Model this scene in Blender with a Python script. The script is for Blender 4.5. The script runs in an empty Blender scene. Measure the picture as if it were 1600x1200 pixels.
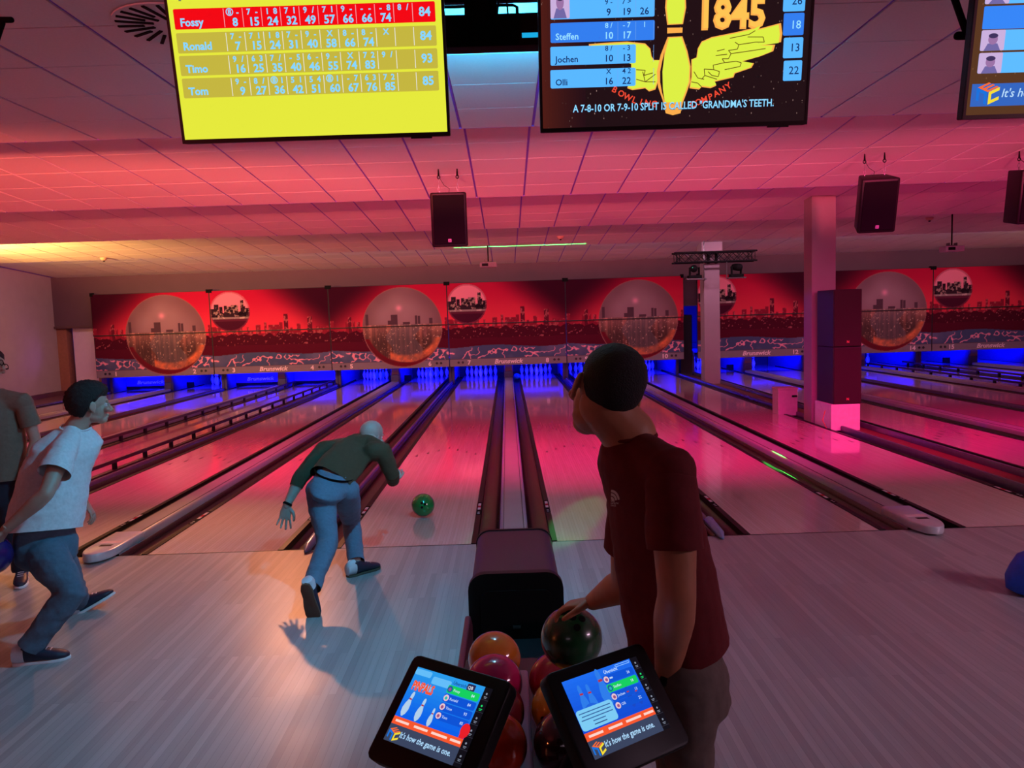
import bpy, bmesh, math, random
import numpy as np
from mathutils import Vector, Matrix
from mathutils.geometry import tessellate_polygon
SC = bpy.context.scene
COL = SC.collection
PI = math.pi
random.seed(7)
rng = np.random.default_rng(5)

# ------------------------------------------------------------------ camera
F_PX = 1206.0
_th = math.radians(1.85)
_Y = Vector((-8, 104, -F_PX)).normalized()
_X = Vector((math.cos(_th), math.sin(_th), 0)); _X = (_X - _Y * _X.dot(_Y)).normalized()
_Z = _X.cross(_Y)
CAM = Vector((0, -6.3, 1.84))
cd = bpy.data.cameras.new('camera'); cam = bpy.data.objects.new('camera', cd); COL.objects.link(cam)
cd.sensor_width = 36; cd.lens = F_PX / 1600 * 36; cd.clip_start = .05; cd.clip_end = 200
R = Matrix((_X, _Y, _Z))            # rows: world axes expressed in camera space -> cam-to-world
cam.matrix_world = Matrix.Translation(CAM) @ R.to_4x4()
SC.camera = cam
def ray(px, py):
    v = Vector((px - 800, 600 - py, -F_PX)); return R @ v
def P(px, py, D):                   # point seen at a pixel, D metres down the room from the camera
    r = ray(px, py); return CAM + r * (D / r.y)
def proj(p):
    d = R.transposed() @ (Vector(p) - CAM); return 800 + F_PX * d.x / -d.z, 600 - F_PX * d.y / -d.z

# ------------------------------------------------------------------ world, exposure, lights
SC.view_settings.view_transform = 'Standard'; SC.view_settings.look = 'None'
SC.view_settings.exposure = 0.0; SC.view_settings.gamma = 1.0; SC.view_settings.use_curve_mapping = False
W = bpy.data.worlds.new('world'); SC.world = W; W.use_nodes = True
W.node_tree.nodes['Background'].inputs[0].default_value = (.30, .12, .2, 1)
W.node_tree.nodes['Background'].inputs[1].default_value = .05
def area(name, loc, to, sx, sy, color, power, spread=180):
    l = bpy.data.lights.new(name, 'AREA'); l.shape = 'RECTANGLE'; l.size = sx; l.size_y = sy
    l.color = color; l.energy = power; l.spread = math.radians(spread)
    o = bpy.data.objects.new(name, l); COL.objects.link(o); o.location = loc
    o.rotation_euler = (Vector(to) - Vector(loc)).to_track_quat('-Z', 'Y').to_euler(); return o
def spot(name, loc, to, ang, color, power, radius=.05, blend=.5):
    l = bpy.data.lights.new(name, 'SPOT'); l.spot_size = math.radians(ang); l.spot_blend = blend
    l.color = color; l.energy = power; l.shadow_soft_size = radius
    o = bpy.data.objects.new(name, l); COL.objects.link(o); o.location = loc
    o.rotation_euler = (Vector(to) - Vector(loc)).to_track_quat('-Z', 'Y').to_euler(); return o
# ceiling wash: flat fans of light from lamps added out of view
def fan(name, loc, to, ang, color, power, flat=.22):
    o = spot(name, loc, to, ang, color, power, .10, .6); o.scale = (1, flat, 1); return o
fan('wash_left', (-3.4, -2.9, 2.97), (-5.4, 3.0, 3.42), 120, (1, .13, .08), 4300, .055)
fan('wash_left_middle', (-.85, -2.45, 2.97), (-1.0, 3.2, 3.42), 110, (1, .15, .16), 1300, .06)
fan('wash_right_middle', (.85, -2.45, 2.97), (1.4, 3.2, 3.42), 110, (1, .12, .20), 1050, .06)
fan('wash_right', (3.6, -2.9, 2.97), (6.4, 3.0, 3.42), 120, (1, .09, .17), 1900, .055)
fan('wash_low', (-6, -9.5, 2.6), (-6.5, 6, 3.9), 110, (1, .10, .12), 800)
fan('wash_low', (7, -9.5, 2.6), (7.5, 6, 3.9), 110, (1, .08, .17), 500)
# lights tucked up in the steps of the ceiling
area('lane_pink_right', (6, .75, 3.62), (6, 4.6, 0), 12, .1, (1, .0, .27), 260, 75)
area('lane_pink_left', (-5, .75, 3.62), (-5, 4.6, 0), 12, .1, (1, .04, .19), 280, 75)
area('mask_light', (1.5, 11.75, 3.60), (1.5, 15.75, 1.6), 27, .1, (1, .52, .74), 265)
spot('amber_ceiling', (-10.9, 7.7, 2.9), (-9.6, 9.9, 3.9), 105, (1, .50, .12), 2700, .1, .9)
spot('amber_floor', (-3.2, 4.45, 3.60), (-2.7, -.6, 0), 42, (1, .36, .16), 1000, .08, .9)
spot('amber_ceiling_right', (15.3, 11.9, 2.7), (13.2, 14.0, 3.5), 100, (1, .55, .2), 50, .1, .8)
# cool light over the approach
spot('cyan_approach', (.04, -2.32, 3.02), (-1.75, -.9, .2), 105, (.05, .62, 1), 215, .07, .6)
spot('cyan_floor', (.04, -2.30, 3.0), (.1, -3.4, 0), 95, (.30, .72, 1), 32, .10, .9)
area('dim_fill', (7.5, -6.5, 3.3), (4.2, -1.6, 0), 2.0, .5, (.95, .60, .82), 82, 110)  # unseen fill added to lift the floor of the approach
area('dim_fill', (-2, -10.5, 3.2), (-1.5, -3, 0), 2.0, .5, (.9, .62, .8), 5)
spot('side_orange', (-11, -7, 2.6), (0, -2, 1.0), 60, (1, .20, .06), 150, .1, .7)
spot('cyan_bulkhead', (.0, -2.20, 3.12), (.0, -1.3, 3.5), 160, (.02, .56, 1), 150, .05, .8)
for k in range(-3, 5):
    cx = 3.36 * k + (.38 if k >= 2 else 0)
    area('ultraviolet_tube', (cx, 16.35, .9), (cx, 18.6, .1), 3.1, .12, (.0, .004, 1), 220, 110)
spot('violet_spill', (-12.1, 15.7, .9), (-13, 13.6, 1.6), 100, (.3, .1, 1), 14, .1, .9)  # added spot, imitates ultraviolet spill from the pit on the left wall
spot('blue_spill', (-1.0, 11.2, 3.3), (4.85, 5.6, 1.1), 15, (.10, .06, 1), 420, .05, .4)  # added unseen spot, imitates ultraviolet glow on the speakers and near column
spot('green_beam', (4.3, 12.6, 3.12), (.60, .62, 0), 2.2, (.03, 1, .25), 7000, .02, .6)
spot('green_beam', (4.3, 12.6, 3.12), (3.1, 2.5, -.05), 1.5, (.05, 1, .1), 7000, .02, .6)
area('green_line', (.35, 11.45, 3.43), (.35, 11.46, 3.60), 3.0, .02, (.03, 1, .12), 6, 60)  # unseen strip lamp, stands in for a laser line across the ceiling

# ------------------------------------------------------------------ materials
def s2l(c):
    return tuple((x / 255 / 12.92) if x / 255 <= .04045 else ((x / 255 + .055) / 1.055) ** 2.4 for x in c)
MATS = {}
def mat(name, color, rough=.5, metal=0, spec=.5, var=.08, scale=14, bump=0, coat=0, stretch=(1, 1, 1), emit=0, srgb=True):
    if name in MATS: return MATS[name]
    m = bpy.data.materials.new(name); m.use_nodes = True; nt = m.node_tree; n = nt.nodes; L = nt.links
    b = n['Principled BSDF']
    c = s2l(color) if srgb else color
    tc = n.new('ShaderNodeTexCoord'); mp = n.new('ShaderNodeMapping'); mp.inputs['Scale'].default_value = stretch
    L.new(tc.outputs['Object'], mp.inputs[0])
    nz = n.new('ShaderNodeTexNoise'); nz.inputs['Scale'].default_value = scale; nz.inputs['Detail'].default_value = 3
    L.new(mp.outputs[0], nz.inputs['Vector'])
    rp = n.new('ShaderNodeValToRGB')
    rp.color_ramp.elements[0].position = .3; rp.color_ramp.elements[1].position = .7
    rp.color_ramp.elements[0].color = tuple(x * (1 - var) for x in c) + (1,)
    rp.color_ramp.elements[1].color = tuple(min(1, x * (1 + var)) for x in c) + (1,)
    L.new(nz.outputs[0], rp.inputs[0]); L.new(rp.outputs[0], b.inputs['Base Color'])
    b.inputs['Roughness'].default_value = rough; b.inputs['Metallic'].default_value = metal
    b.inputs['Specular IOR Level'].default_value = spec; b.inputs['Coat Weight'].default_value = coat
    if bump:
        bp = n.new('ShaderNodeBump'); bp.inputs['Strength'].default_value = bump; bp.inputs['Distance'].default_value = .01
        L.new(nz.outputs[0], bp.inputs['Height']); L.new(bp.outputs[0], b.inputs['Normal'])
    if emit:
        b.inputs['Emission Color'].default_value = c + (1,); b.inputs['Emission Strength'].default_value = emit
    MATS[name] = m; return m
def wood(name, c1, c2, width, length, rough, coat=0, seam=.0):
    m = bpy.data.materials.new(name); m.use_nodes = True; nt = m.node_tree; n = nt.nodes; L = nt.links
    b = n['Principled BSDF']; g = n.new('ShaderNodeNewGeometry')
    mp = n.new('ShaderNodeMapping'); mp.inputs['Rotation'].default_value = (0, 0, PI / 2)
    L.new(g.outputs['Position'], mp.inputs[0])
    br = n.new('ShaderNodeTexBrick'); br.inputs['Scale'].default_value = 1
    br.inputs['Brick Width'].default_value = length; br.inputs['Row Height'].default_value = width
    br.inputs['Mortar Size'].default_value = .0006; br.offset = .37; br.offset_frequency = 2
    br.inputs['Color1'].default_value = s2l(c1) + (1,); br.inputs['Color2'].default_value = s2l(c2) + (1,)
    br.inputs['Mortar'].default_value = tuple(x * .6 for x in s2l(c2)) + (1,)
    L.new(mp.outputs[0], br.inputs['Vector'])
    mp2 = n.new('ShaderNodeMapping'); mp2.inputs['Scale'].default_value = (28, .9, 1)
    L.new(g.outputs['Position'], mp2.inputs[0])
    nz = n.new('ShaderNodeTexNoise'); nz.inputs['Scale'].default_value = 1.6; nz.inputs['Detail'].default_value = 5
    L.new(mp2.outputs[0], nz.inputs['Vector'])
    mx = n.new('ShaderNodeMix'); mx.data_type = 'RGBA'; mx.blend_type = 'OVERLAY'; mx.inputs[0].default_value = .17
    L.new(br.outputs['Color'], mx.inputs[6]); L.new(nz.outputs[0], mx.inputs[7]); L.new(mx.outputs[2], b.inputs['Base Color'])
    n2 = n.new('ShaderNodeTexNoise'); n2.inputs['Scale'].default_value = 1.3; n2.inputs['Detail'].default_value = 4
    L.new(g.outputs['Position'], n2.inputs['Vector'])
    mr = n.new('ShaderNodeMapRange'); mr.inputs[3].default_value = rough * .75; mr.inputs[4].default_value = rough * 1.3
    L.new(n2.outputs[0], mr.inputs[0]); L.new(mr.outputs[0], b.inputs['Roughness'])
    b.inputs['Coat Weight'].default_value = coat; b.inputs['Coat Roughness'].default_value = .06
    MATS[name] = m; return m
def attr_mat(name, rough=.5, emit=0.0, spec=.4):
    m = bpy.data.materials.new(name); m.use_nodes = True; nt = m.node_tree; n = nt.nodes; L = nt.links
    b = n['Principled BSDF']; a = n.new('ShaderNodeAttribute'); a.attribute_name = 'col'
    if emit:
        b.inputs['Base Color'].default_value = (.01, .01, .01, 1)
        L.new(a.outputs['Color'], b.inputs['Emission Color']); b.inputs['Emission Strength'].default_value = emit
    else: L.new(a.outputs['Color'], b.inputs['Base Color'])
    b.inputs['Roughness'].default_value = rough; b.inputs['Specular IOR Level'].default_value = spec
    MATS[name] = m; return m
M_tile = mat('ceiling_tile_white', (226, 218, 220), .9, scale=60, var=.03)
M_grid = mat('ceiling_grid', (136, 92, 228), .5)  # violet reflection on the bars is put into the base colour
M_wall = mat('wall_paint', (176, 160, 150), .85, var=.03, scale=3)
M_wallb = mat('fascia_paint', (96, 70, 78), .85, var=.04, scale=2)
M_app = wood('approach_boards', (172, 168, 168), (150, 145, 146), .038, 1.3, .34)
M_lane = wood('lane_boards', (200, 178, 172), (192, 169, 162), .027, 2.2, .085, coat=.5)
M_gut = mat('gutter_plastic', (34, 18, 22), .26, var=.1, scale=3, stretch=(1, .1, 1))
M_cap = mat('capping_grey', (150, 144, 146), .34, metal=0, var=.05, scale=4)
M_silver = mat('silver_end', (200, 200, 206), .3, metal=.2)
M_dark = mat('black_plastic', (10, 9, 10), .45, spec=.25)
M_black = mat('black_matte', (7, 6, 7), .8, spec=.15)
M_sub = mat('subfloor_red_brown', (104, 52, 40), .7, scale=6)
M_hood = mat('hood_maroon', (48, 26, 34), .42, var=.06, bump=.05, scale=90)
M_pin = mat('pin_white', (235, 232, 235), .25, var=.02)
M_red = mat('pin_stripe_red', (200, 30, 40), .3)
M_pit = mat('pit_uv_tint', (80, 80, 170), .6, var=.06)  # whitish pit fittings, with the ultraviolet tint put into their colour
M_pitd = mat('pit_dark', (38, 36, 48), .7)
M_print = attr_mat('printed_mask', .8, 0, .08)
M_screen = attr_mat('screen_picture', .6, 1.08, 0.02)
M_skin = mat('skin', (198, 140, 112), .5, var=.05, scale=30)
M_steel = mat('steel', (120, 118, 120), .3, metal=.9)
M_truss = mat('truss_black', (8, 6, 7), .6, spec=.15)
M_white = mat('white_letter', (235, 205, 210), .5)

# ------------------------------------------------------------------ mesh helpers
class MB:
    def __init__(s): s.v = []; s.f = []
    def add(s, vs, fs):
        o = len(s.v); s.v += [tuple(v) for v in vs]; s.f += [tuple(i + o for i in f) for f in fs]; return s
    def box(s, x0, x1, y0, y1, z0, z1, M=None):
        vs = [Vector((x, y, z)) for z in (z0, z1) for y in (y0, y1) for x in (x0, x1)]
        if M: vs = [M @ v for v in vs]
        return s.add(vs, [(0, 2, 3, 1), (4, 5, 7, 6), (0, 1, 5, 4), (2, 6, 7, 3), (0, 4, 6, 2), (1, 3, 7, 5)])
    def prism(s, pts, a, b, axis='y', M=None):     # closed outline extruded along an axis
        n = len(pts)
        mk = {'y': lambda p, t: Vector((p[0], t, p[1])), 'x': lambda p, t: Vector((t, p[0], p[1])), 'z': lambda p, t: Vector((p[0], p[1], t))}[axis]
        vs = [mk(p, a) for p in pts] + [mk(p, b) for p in pts]
        if M: vs = [M @ v for v in vs]
        return s.add(vs, [tuple(range(n)), tuple(range(2 * n - 1, n - 1, -1))] + [(i, i + n, (i + 1) % n + n, (i + 1) % n) for i in range(n)])
    def strip(s, prof, a, b):                      # open profile (x,z) extruded along y
        n = len(prof); vs = [(p[0], a, p[1]) for p in prof] + [(p[0], b, p[1]) for p in prof]
        return s.add(vs, [(i, i + 1, i + 1 + n, i + n) for i in range(n - 1)])
    def lathe(s, prof, n=16, M=None):
        vs = []
        for r, z in prof:
            for i in range(n):
                a = 2 * PI * i / n; vs.append(Vector((r * math.cos(a), r * math.sin(a), z)))
        if M: vs = [M @ v for v in vs]
        fs = [(j * n + i, j * n + (i + 1) % n, (j + 1) * n + (i + 1) % n, (j + 1) * n + i) for j in range(len(prof) - 1) for i in range(n)]
        fs += [tuple(range(n - 1, -1, -1)), tuple((len(prof) - 1) * n + i for i in range(n))]
        return s.add(vs, fs)
    def loft(s, rings, n=16):                      # rings: (centre, u vector, v vector) with radii in them
        vs = []
        for c, u, v in rings:
            for i in range(n):
                a = 2 * PI * i / n; vs.append(Vector(c) + Vector(u) * math.cos(a) + Vector(v) * math.sin(a))
        k = len(rings)
        fs = [(j * n + i, j * n + (i + 1) % n, (j + 1) * n + (i + 1) % n, (j + 1) * n + i) for j in range(k - 1) for i in range(n)]
        fs += [tuple(range(n - 1, -1, -1)), tuple((k - 1) * n + i for i in range(n))]
        return s.add(vs, fs)
    def tube(s, pts, rad, n=10, flat=1.0, ref=None, round_ends=True):
        pts = [Vector(p) for p in pts]; rs = rad if isinstance(rad, (list, tuple)) else [rad] * len(pts)
        rings = []; u = None
        for i, p in enumerate(pts):
            t = (pts[min(i + 1, len(pts) - 1)] - pts[max(i - 1, 0)]).normalized()
            if u is None:
                r0 = Vector(ref) if ref is not None else (Vector((0, 0, 1)) if abs(t.z) < .9 else Vector((1, 0, 0)))
                u = r0 - t * r0.dot(t)
            else: u = u - t * u.dot(t)
            u.normalize(); v = t.cross(u)
            if i == 0 and round_ends:
                for a in (.98, .75, .4): rings.append((p - t * rs[0] * a, u * rs[0] * math.sqrt(1 - a * a), v * rs[0] * flat * math.sqrt(1 - a * a)))
            rings.append((p, u * rs[i], v * rs[i] * flat))
            if i == len(pts) - 1 and round_ends:
                for a in (.4, .75, .98): rings.append((p + t * rs[-1] * a, u * rs[-1] * math.sqrt(1 - a * a), v * rs[-1] * flat * math.sqrt(1 - a * a)))
        return s.loft(rings, n)
    def ball(s, c, r, n=20, m=12, M=None):
        r = r if isinstance(r, (tuple, list, Vector)) else (r, r, r); c = Vector(c)
        A = M.to_3x3() if M else Matrix.Identity(3)
        rings = []
        for j in range(m + 1):
            a = -PI / 2 + PI * (j + .001 if j == 0 else j - .001 if j == m else j) / m
            rings.append((c + A @ Vector((0, 0, r[2] * math.sin(a))), A @ Vector((r[0] * math.cos(a), 0, 0)), A @ Vector((0, r[1] * math.cos(a), 0))))
        return s.loft(rings, n)
    def mesh(s, name, m=None, smooth=False, bevel=0, fix=True):
        me = bpy.data.meshes.new(name); me.from_pydata(s.v, [], s.f); me.update()
        if fix or bevel:
            bm = bmesh.new(); bm.from_mesh(me)
            if fix: bmesh.ops.recalc_face_normals(bm, faces=bm.faces)
            if bevel: bmesh.ops.bevel(bm, geom=[e for e in bm.edges if len(e.link_faces) == 2 and e.calc_face_angle(0) > .6], offset=bevel, segments=2, affect='EDGES', profile=.5)
            bm.to_mesh(me); bm.free()
        if smooth:
            for p in me.polygons: p.use_smooth = True
            try: me.set_sharp_from_angle(angle=math.radians(50))
            except Exception: pass
        if m: me.materials.append(m)
        return me
def link(name, me, parent=None, kind=None, loc=None):
    o = bpy.data.objects.new(name, me); COL.objects.link(o)
    if parent: o.parent = parent
    if kind: o['kind'] = kind
    if loc is not None: o.location = loc
    return o
def part(name, mb, m, parent, smooth=False, bevel=0, **k): return link(name, mb.mesh(name, m, smooth, bevel), parent, **k)
def tag(o, label, cat, group=None):
    o['label'] = label; o['category'] = cat
    if group: o['group'] = group
    return o
def thing(name, label, cat, loc=(0, 0, 0), group=None, rot=None):
    o = bpy.data.objects.new(name, None); COL.objects.link(o); o.location = loc; o.empty_display_size = .1
    if rot is not None: o.rotation_euler = rot
    return tag(o, label, cat, group)
def struct(name, mb, m, parent=None, **k): return part(name, mb, m, parent, kind='structure', **k)
_tc = {}
def text_geo(s, size, bold=0.0, shear=0.0, align='LEFT'):
    key = (s, bold, shear, align)
    if key not in _tc:
        c = bpy.data.curves.new('t', 'FONT'); c.body = s; c.size = 1; c.offset = bold; c.shear = shear; c.align_x = align; c.resolution_u = 2
        o = bpy.data.objects.new('t', c); COL.objects.link(o)
        dg = bpy.context.evaluated_depsgraph_get(); me = bpy.data.meshes.new_from_object(o.evaluated_get(dg))
        _tc[key] = ([(v.co.x, v.co.y) for v in me.vertices], [tuple(p.vertices) for p in me.polygons])
        bpy.data.objects.remove(o); bpy.data.meshes.remove(me)
    v, f = _tc[key]; return [(x * size, y * size) for x, y in v], f
class Sheet:                                        # flat print or screen picture: polygons with a colour each
    def __init__(s): s.v = []; s.f = []; s.c = []; s.n = 0
    def _add(s, pts, faces, col, lay):
        o = len(s.v); s.v += [(p[0], p[1], lay * .0004) for p in pts]
        s.f += [tuple(i + o for i in f) for f in faces]; s.c += [s2l(col)] * len(faces)
    def poly(s, pts, col, lay=1):
        tr = tessellate_polygon([[Vector((p[0], p[1], 0)) for p in pts]]); s._add(pts, [tuple(t) for t in tr], col, lay)
    def rect(s, x0, y0, x1, y1, col, lay=1): s.poly([(x0, y0), (x1, y0), (x1, y1), (x0, y1)], col, lay)
    def rrect(s, x0, y0, x1, y1, r, col, lay=1):
        pts = []
        for cx, cy, a0 in ((x1 - r, y1 - r, 0), (x0 + r, y1 - r, 90), (x0 + r, y0 + r, 180), (x1 - r, y0 + r, 270)):
            for k in range(4): a = math.radians(a0 + 30 * k); pts.append((cx + r * math.cos(a), cy + r * math.sin(a)))
        s.poly(pts, col, lay)
    def disc(s, x, y, r, col, lay=1, ry=None, n=20): s.poly([(x + r * math.cos(2 * PI * i / n), y + (ry or r) * math.sin(2 * PI * i / n)) for i in range(n)], col, lay)
    def line(s, pts, w, col, lay=1):
        for a, b in zip(pts, pts[1:]):
            a = Vector(a); b = Vector(b); d = (b - a)
            if d.length < 1e-6: continue
            nn = Vector((-d.y, d.x)).normalized() * w / 2; s.poly([a - nn, b - nn, b + nn, a + nn], col, lay)
    def text(s, t, x, y, size, col, lay=2, bold=.01, shear=0, align='LEFT', ang=0, sx=1):
        v, f = text_geo(t, size, bold, shear, align); ca, sa = math.cos(ang), math.sin(ang)
        s._add([(x + px * sx * ca - py * sa, y + px * sx * sa + py * ca) for px, py in v], f, col, lay)
    def mesh(s, name, m):
        me = bpy.data.meshes.new(name); me.from_pydata(s.v, [], s.f); me.materials.append(m)
        a = me.color_attributes.new('col', 'FLOAT_COLOR', 'CORNER'); arr = np.ones((len(me.loops), 4), 'f')
        i = 0
        for p, c in zip(me.polygons, s.c):
            n = p.loop_total; arr[p.loop_start:p.loop_start + n, :3] = c
        a.data.foreach_set('color', arr.ravel()); return me
def frame_matrix(c, u, v):
    u = Vector(u).normalized(); v = Vector(v).normalized(); n = u.cross(v)
    M = Matrix((u, v, n)).transposed().to_4x4(); M.translation = Vector(c); return M

# ------------------------------------------------------------------ the room shell
XL, XR, YB = -13.0, 16.2, -12.0
LOWZ, SL = 3.444, .0722
SECT = [(YB, .55, 3.48, 3.48)] + [(a, b, LOWZ + SL * (b - a), LOWZ) for a, b in ((.55, 4.17), (4.17, 7.85), (7.85, 11.6))] + [(11.6, 16.05, 3.70, 3.38)]
ceil = thing('ceiling', 'x', 'x'); del ceil['label']; del ceil['category']; ceil['kind'] = 'structure'
mb = MB()
for i, (a, b, za, zb) in enumerate(SECT):
    g = .011
    mb.add([(XL, a, za + g), (XR, a, za + g), (XR, b, zb + g), (XL, b, zb + g)], [(0, 1, 2, 3)])
    if i: pz = SECT[i - 1][3]; mb.add([(XL, a, pz), (XR, a, pz), (XR, a, za + g), (XL, a, za + g)], [(0, 1, 2, 3)])
link('grid_backing', mb.mesh('grid_backing', M_grid), ceil)
T = .625
tile_me = {}
def tile_mesh(tl):
    k = round(tl, 3)
    if k not in tile_me:
        g = .012
        tile_me[k] = MB().box(-T / 2 + g, T / 2 - g, -k / 2 + .0055, k / 2 - .0055, 0, .010).mesh('ceiling_tile', M_tile, bevel=0)
    return tile_me[k]
cands = []
for si, (a, b, za, zb) in enumerate(SECT):
    n = max(1, round((b - a) / T)); tl = (b - a) / n; ang = math.atan2(zb - za, b - a)
    tls = tl / math.cos(ang)
    for j in range(n):
        y = a + (j + .5) * tl; z = za + (zb - za) * (j + .5) / n
        i0 = int(math.floor((XL - .02) / T)) + 1
        for i in range(-20, 26):
            x = -.035 + T * i
            if x - T / 2 < XL - .5 or x + T / 2 > XR + .5: continue
            D = y + 6.3
            vis = False
            if D > 2:
                px, py = proj((x, y, z)); vis = -60 < px < 1660 and py > -40
            cands.append((0 if vis else 1, D, x, y, z, ang, tls))
cands.sort()
rest = MB()
for q, (nv, D, x, y, z, ang, tls) in enumerate(cands):
    if q < 300:
        o = link('ceiling_tile', tile_mesh(tls), ceil); o.location = (x, y, z); o.rotation_euler = (ang, 0, 0)
    else:
        M = Matrix.Translation((x, y, z)) @ Matrix.Rotation(ang, 4, 'X'); g = .012
        rest.box(-T / 2 + g, T / 2 - g, -tls / 2 + .0055, tls / 2 - .0055, 0, .010, M)
link('ceiling_tiles', rest.mesh('ceiling_tiles', M_tile, fix=False), ceil, kind='stuff')

# floor, approach
struct('floor', MB().box(XL, XR, YB, -.11, -.12, 0), M_app)
struct('subfloor', MB().box(XL, XR, -.10, 21, -.2, -.13), M_black)
struct('trim_1', MB().box(XL, XR, -.118, -.105, -.1, .001), M_dark)
struct('wall_left', MB().box(XL - .2, XL, YB, 22, -.2, 4.2), M_wall)
struct('wall_right', MB().box(XR, XR + .2, YB, 22, -.2, 4.2), M_wall)
struct('wall_back', MB().box(XL, XR, YB - .2, YB, -.2, 4.2), M_black)
struct('wall_front', MB().box(-11.85, XR, 16.03, 16.15, 2.0, 3.6).box(XL, -11.85, 16.03, 16.15, 1.98, 3.6).box(XL, XR, 21, 21.2, -.2, 4.2), M_wallb)
struct('trim_2', MB().box(XL, -11.8, 15.98, 16.08, 1.93, 1.99), mat('beam_brown', (90, 60, 58), .6))
struct('wall_corner', MB().box(XL, -12.72, 16.1, 16.4, -.1, 2.0), mat('post_tan', (150, 100, 74), .7))
struct('wall_recess', MB().box(-12.62, -11.85, 16.25, 16.45, -.1, 2.0), mat('panel_white', (225, 205, 215), .7, var=.02))
struct('trim_3', MB().box(-11.83, -11.76, 16.0, 16.3, -.1, 2.0), mat('post_tan', (150, 100, 74), .7))
struct('baseboard_left', MB().box(XL, XL + .12, -.1, 16.1, -.1, .14), mat('ledge_brown', (92, 52, 58), .5))
struct('floor_ledge', MB().box(XL + .12, -11.84, -.1, 16.2, -.12, .02), mat('ledge_brown', (92, 52, 58), .5))
struct('floor_channel', MB().box(5.04, 5.44, -.1, 17, -.12, -.03), M_sub)

# ------------------------------------------------------------------ lanes
FOUL, LEND, HP = -.105, 19.3, 18.05
NW = 'zero one two three four five six seven eight nine ten eleven twelve thirteen fourteen fifteen sixteen seventeen'.split()
def centre(k): return 3.36 * k + (.38 if k >= 2 else 0)
LW = 1.066
lane_me = MB().box(-LW / 2, LW / 2, FOUL, LEND, -.12, 0).mesh('lane_surface', M_lane)
def gutter_me(sgn):                                 # sgn +1: lane lies on the left of the gutter
    w = .235; prof = []
    for i in range(11):
        a = PI * i / 10; prof.append((w / 2 - (w / 2 - .012) * math.cos(a), -.008 - .085 * math.sin(a) ** .7))
    prof = [(0, -.004)] + prof + [(w, .0)]
    return MB().strip(prof, FOUL, 18.9).mesh('gutter', M_gut, smooth=True, fix=False)
G_ME = gutter_me(1)
edge_me = MB().box(-.008, .040, FOUL, 17.8, -.05, .006).mesh('edge_strip', M_dark)
arrow_me = MB().prism([(-.016, -.075), (.016, -.075), (0, .075)], .0004, .0016, 'z').mesh('arrow_marker', mat('arrow_brown', (60, 28, 34), .4))
st = Sheet(); st.rrect(-.022, -.24, .022, .24, .008, (8, 8, 10), 1); st.rect(-.014, -.05, .014, .2, (205, 190, 200), 2)
st.rect(-.015, .03, .015, .1, (170, 40, 60), 3); st.disc(0, -.15, .012, (190, 190, 190), 3); st.rect(-.012, -.21, .012, -.185, (170, 170, 180), 3)
sticker_me = st.mesh('lane_sticker', M_print)
lanes = {}
for k in range(-3, 5):
    for h in (0, 1):
        num = 2 * (k + 3) + 1 + h; c = centre(k) + (-.887 if h == 0 else .887); lanes[num] = c
        t = thing('bowling_lane', 'pale glossy wooden bowling lane leading to the number %s' % NW[num], 'lane', (c, 0, 0), 'bowling lanes')
        link('lane_surface', lane_me, t)
        for s in (-1, 1):
            g = link('gutter', G_ME, t); g.location = (LW / 2 if s > 0 else -LW / 2, 0, 0); g.scale = (s, 1, 1)
            e = link('edge_strip', edge_me, t); e.location = (s * (LW / 2 + .009), 0, 0); e.scale = (s, 1, 1)
            a = link('lane_sticker', sticker_me, t); a.location = (s * (LW / 2 + .026), 1.05, .0065)
        for i in range(7):
            a = link('arrow_marker', arrow_me, t); a.location = ((i - 3) * LW / 8, 4.7 - abs(i - 3) * .19, 0)
cap_prof = [(-.119, -.02), (-.119, .05), (-.105, .068), (-.08, .074), (.08, .074), (.105, .068), (.119, .05), (.119, -.02)]
cap_me = MB().strip(cap_prof, FOUL + .01, 16.4).mesh('capping_top', M_cap, smooth=True)
end_pts = [(.125 * math.sin(a) if abs(a) < 2 else 0, -.13 * math.cos(a)) for a in [(-PI / 2 + PI * i / 12) for i in range(13)]]
for k in range(-3, 5):
    t = thing('ball_return_capping', 'raised grey capping between the lanes numbered %s and %s' % (NW[2 * k + 7], NW[2 * k + 8]), 'divider', (centre(k), 0, 0), 'raised cappings over the ball returns')
    link('capping_top', cap_me, t)
    part('track_groove', MB().box(-.088, -.083, FOUL, 16.3, .072, .0755).box(.083, .088, FOUL, 16.3, .072, .0755), M_dark, t)
    if k != 0:
        out = [(x, y * 1.9 + FOUL + .02) for x, y in end_pts]
        b = MB().prism(out + [(.125, .35), (-.125, .35)], .012, .082, 'z')
        part('end_cap', b, M_silver, t, smooth=True, bevel=.012)
        part('end_label', MB().box(-.085, .085, -.02, .05, .082, .0835), M_white, t)
        part('maker_plate', MB().box(-.04, .06, -.10, -.055, .082, .0832), M_dark, t)
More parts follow.
